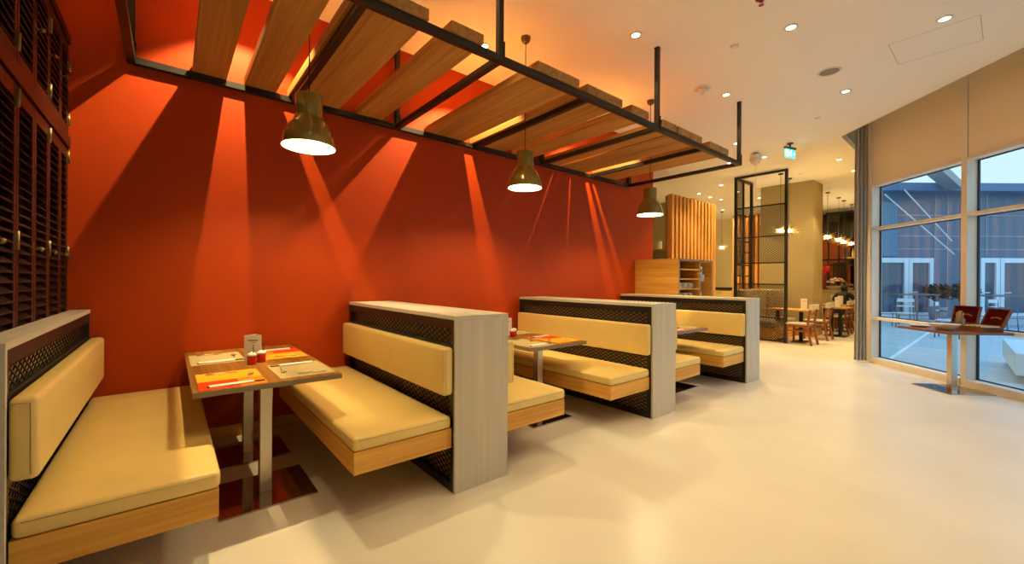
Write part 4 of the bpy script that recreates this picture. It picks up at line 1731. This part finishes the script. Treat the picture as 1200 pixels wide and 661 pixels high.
# ------------------------------------------------------------------ outside
m = MB()
a0, a1 = wp(-.3, .17), wp(8.5, .17)
m.prism([(a1.x, a1.y), (a1.x + 18, a1.y), (30, 45), (-8, 45), (-3.28, 19.6), (a0.x + .12, a0.y)], -.16, -.02)
m.build('ground_terrace', M['paving'], kind='structure')
F_ = Vector((-math.sin(YAW), math.cos(YAW), 0))
R_ = Vector((math.cos(YAW), math.sin(YAW), 0))
FD = 16.5
org = F_ * FD
t = thing('facade', 'dark clad building with glazed ground floor across the terrace', 'building', (org.x, org.y, -.02), YAW)
m = MB()
m.box(14.0, 30, 0.05, 3.0, 0, 4.95)
m.build('wall', M['facade'], t)
m = MB()
m.box(13.9, 30.2, -.6, 3.2, 4.95, 5.25)
m.build('roof', M['facade_lintel'], t)
m = MB()
m.box(14.0, 14.18, -.02, .05, 0, 4.6)
m.box(14.18, 15.35, -.02, .05, 2.45, 4.6)
m.box(17.95, 18.58, -.02, .05, 0, 4.6)
m.build('curtain_wall_glass', M['facade_glass'], t)
m = MB()
for x in (16.9, 17.4, 17.95, 18.95, 20.6, 22.3, 24.0):
    m.box(x - .012, x + .012, .03, .05, 2.45 if x > 18.5 else 0, 4.95)
for z in (2.75, 3.27, 4.1):
    m.box(15.4, 30, .03, .05, z - .012, z + .012)
m.build('cladding_joint', M['joint'], t)


def ext_door(x0, x1, h, label, hx):
    d = thing('terrace_door', label, 'door', (org.x + R_.x * x0, org.y + R_.y * x0, -.02), YAW)
    w_ = x1 - x0
    m = MB()
    f = .15
    m.bevelbox(0, f, -.10, .045, 0, h, .004)
    m.bevelbox(w_ - f, w_, -.10, .045, 0, h, .004)
    m.bevelbox(f, w_ - f, -.10, .045, h - .19, h, .004)
    m.bevelbox(f, w_ - f, -.10, .045, 0, .22, .004)
    m.build('door_frame', M['alu'], d)
    m = MB()
    m.box(f, w_ - f, -.03, .0, .22, h - .19)
    m.build('door_glass', M['door_glass'], d)
    m = MB()
    m.tube([(hx, -.10, 1.02), (hx, -.16, 1.02), (hx + .18, -.16, 1.02)], .02, 8)
    m.build('handle', M['alu'], d)


ext_door(14.2, 15.72, 2.38, 'white framed terrace door leaf at the left end of the facade', .1)
ext_door(15.74, 16.72, 2.38, 'white framed terrace door leaf, the narrow one seen in the left window', .1)
ext_door(17.0 + 1.6, 19.35, 2.40, 'white framed terrace side light beside the double doors', .1)
ext_door(19.38, 20.75, 2.40, 'white framed terrace door with lever handle, seen in the right window', .16)
ext_door(20.78, 22.1, 2.40, 'white framed terrace door at the right end of the facade', .16)
m = MB()
p0 = F_ * 12.6 + R_ * 12.4 + Vector((0, 0, 5.25))
p1 = F_ * 15.85 + R_ * 16.9 + Vector((0, 0, 5.12))
m.bar(p0, p1, .42, .30)
tag(m.build('canopy_strut', M['strut']), 'slanted grey steel strut above the facade roof', 'strut')
for i, (a, b, za, zb) in enumerate(((7.65, 9.25, 3.2, 2.05), (8.05, 9.2, 3.3, 2.35))):
    q0 = F_ * 8.5 + R_ * (a) + Vector((0, 0, za))
    q1 = F_ * 9.5 + R_ * (b + .9) + Vector((0, 0, zb))
    m = MB()
    m.tube([q0, q1], .012, 6)
    tag(m.build('stay_cable', M['wire']), 'pale stay cable slanting across the left window, ' + ('lower' if i == 0 else 'upper') + ' one', 'cable')
m = MB()
m.bar((-1.42, 10.05, -.018), (-1.49, 16.8, -.018), .06, .006)
tag(m.build('paving_line', M['plastic_line']), 'white painted line on the terrace paving', 'painted line')
t = thing('planter_bench', 'low white concrete block bench outside the right window', 'bench', (.555, 9.75, -.02), .06)
m = MB()
m.bevelbox(-.55, .9, -.55, 1.7, .12, .43, .01)
m.build('slab', M['planter'], t)
m = MB()
m.bevelbox(-.40, .8, -.45, 1.5, 0, .12, .004)
m.build('plinth', M['planter'], t)


def out_chair(x, y, rz, label):
    t = thing('terrace_chair', label, 'chair', (x, y, -.02), rz, 'steel chairs on the terrace')
    for a in (-.2, .2):
        for b in (-.2, .2):
            m = MB()
            m.tube([(a * 1.1, b * 1.1, 0), (a, b, .45)] + ([(a, b * 1.15, .92)] if b > 0 else []), .014, 8)
            m.build('leg', M['steel_out'], t)
    m = MB()
    m.bevelbox(-.22, .22, -.22, .22, .44, .465, .004)
    m.build('seat', M['seat_white'], t)
    m = MB()
    m.bar((-.2, .228, .86), (.2, .228, .86), .02, .10)
    m.bar((-.2, .219, .68), (.2, .219, .68), .015, .04)
    m.build('backrest', M['seat_white'], t)
    m = MB()
    for a in (-.21, .21):
        m.tube([(a, -.2, .45), (a, -.2, .66), (a, .215, .68)], .012, 8)
    m.build('armrest', M['steel_out'], t)


def out_table(x, y, rz, label, L=.7):
    t = thing('terrace_table', label, 'table', (x, y, -.02), rz)
    m = MB()
    m.bevelbox(-L, L, -.4, .4, .98, 1.02, .004)
    m.build('tabletop', M['steel_out'], t)
    for a in (-L + .06, L - .06):
        for b in (-.34, .34):
            m = MB()
            m.box(a - .02, a + .02, b - .02, b + .02, 0, .98)
            m.build('leg', M['steel_out'], t)
    m = MB()
    m.bar((-L + .06, -.34, .3), (L - .06, -.34, .3), .03, .03)
    m.bar((-L + .06, .34, .3), (L - .06, .34, .3), .03, .03)
    m.build('stretcher', M['steel_out'], t)


def gp(a, d):
    q = F_ * d + R_ * a
    return q.x, q.y


out_table(*gp(16.2, 13.4), YAW, 'dark steel bar table before the terrace doors, seen in the right window', 1.1)
out_table(*gp(13.6, 14.2), YAW, 'dark steel bar table before the left terrace door', .7)
out_chair(*gp(11.2, 10.6), YAW + .6, 'steel terrace chair with white back, seen above the painted line')
out_chair(*gp(12.3, 13.0), YAW + 2.6, 'steel terrace chair by the left bar table')
out_chair(*gp(14.6, 12.3), YAW + .2, 'steel terrace chair left of the bar table in the right window')
out_chair(*gp(15.7, 12.2), YAW - .1, 'steel terrace chair at the middle of the bar table in the right window')


def shrub(a, d, r, label):  # added shrub, in place of the trees mirrored in the facade glass
    x, y = gp(a, d)
    t = thing('tree_reflection_shrub', label, 'shrub', (x, y, -.02), random.random())
    m = MB()
    m.lathe([(0, 0), (.22, 0), (.28, .5), (.25, .5), (.22, .44), (0, .44)], 20)
    m.build('pot', M['strut'], t)
    m = MB()
    m.tube([(0, 0, .44), (.02, 0, .8)], .03, 8)
    m.build('trunk', M['bar_dark'], t)
    m = MB()
    for k in range(420):
        u, v = random.random() * 2 * PI, math.acos(2 * random.random() - 1)
        rr = r * (.55 + .45 * random.random())
        p = Vector((rr * math.sin(v) * math.cos(u), rr * math.sin(v) * math.sin(u), 1.05 + rr * .75 * math.cos(v)))
        d1 = Vector((random.uniform(-1, 1), random.uniform(-1, 1), random.uniform(-.4, 1))).normalized() * .12
        d2 = d1.cross(Vector((random.random(), random.random(), .3))).normalized() * .035
        m.add([p, p + d1 * .5 + d2, p + d1, p + d1 * .5 - d2], [(0, 1, 2, 3)])
    m.build('foliage', M['shrub'], t)


shrub(16.05, 15.6, .42, 'dark shrub standing in for reflected trees, right of the narrow terrace door')
shrub(16.95, 15.5, .42, 'dark shrub standing in for reflected trees, by the mullion, farthest right in the left window')
shrub(20.2, 15.2, .50, 'dark shrub standing in for reflected trees, before the terrace door in the right window')
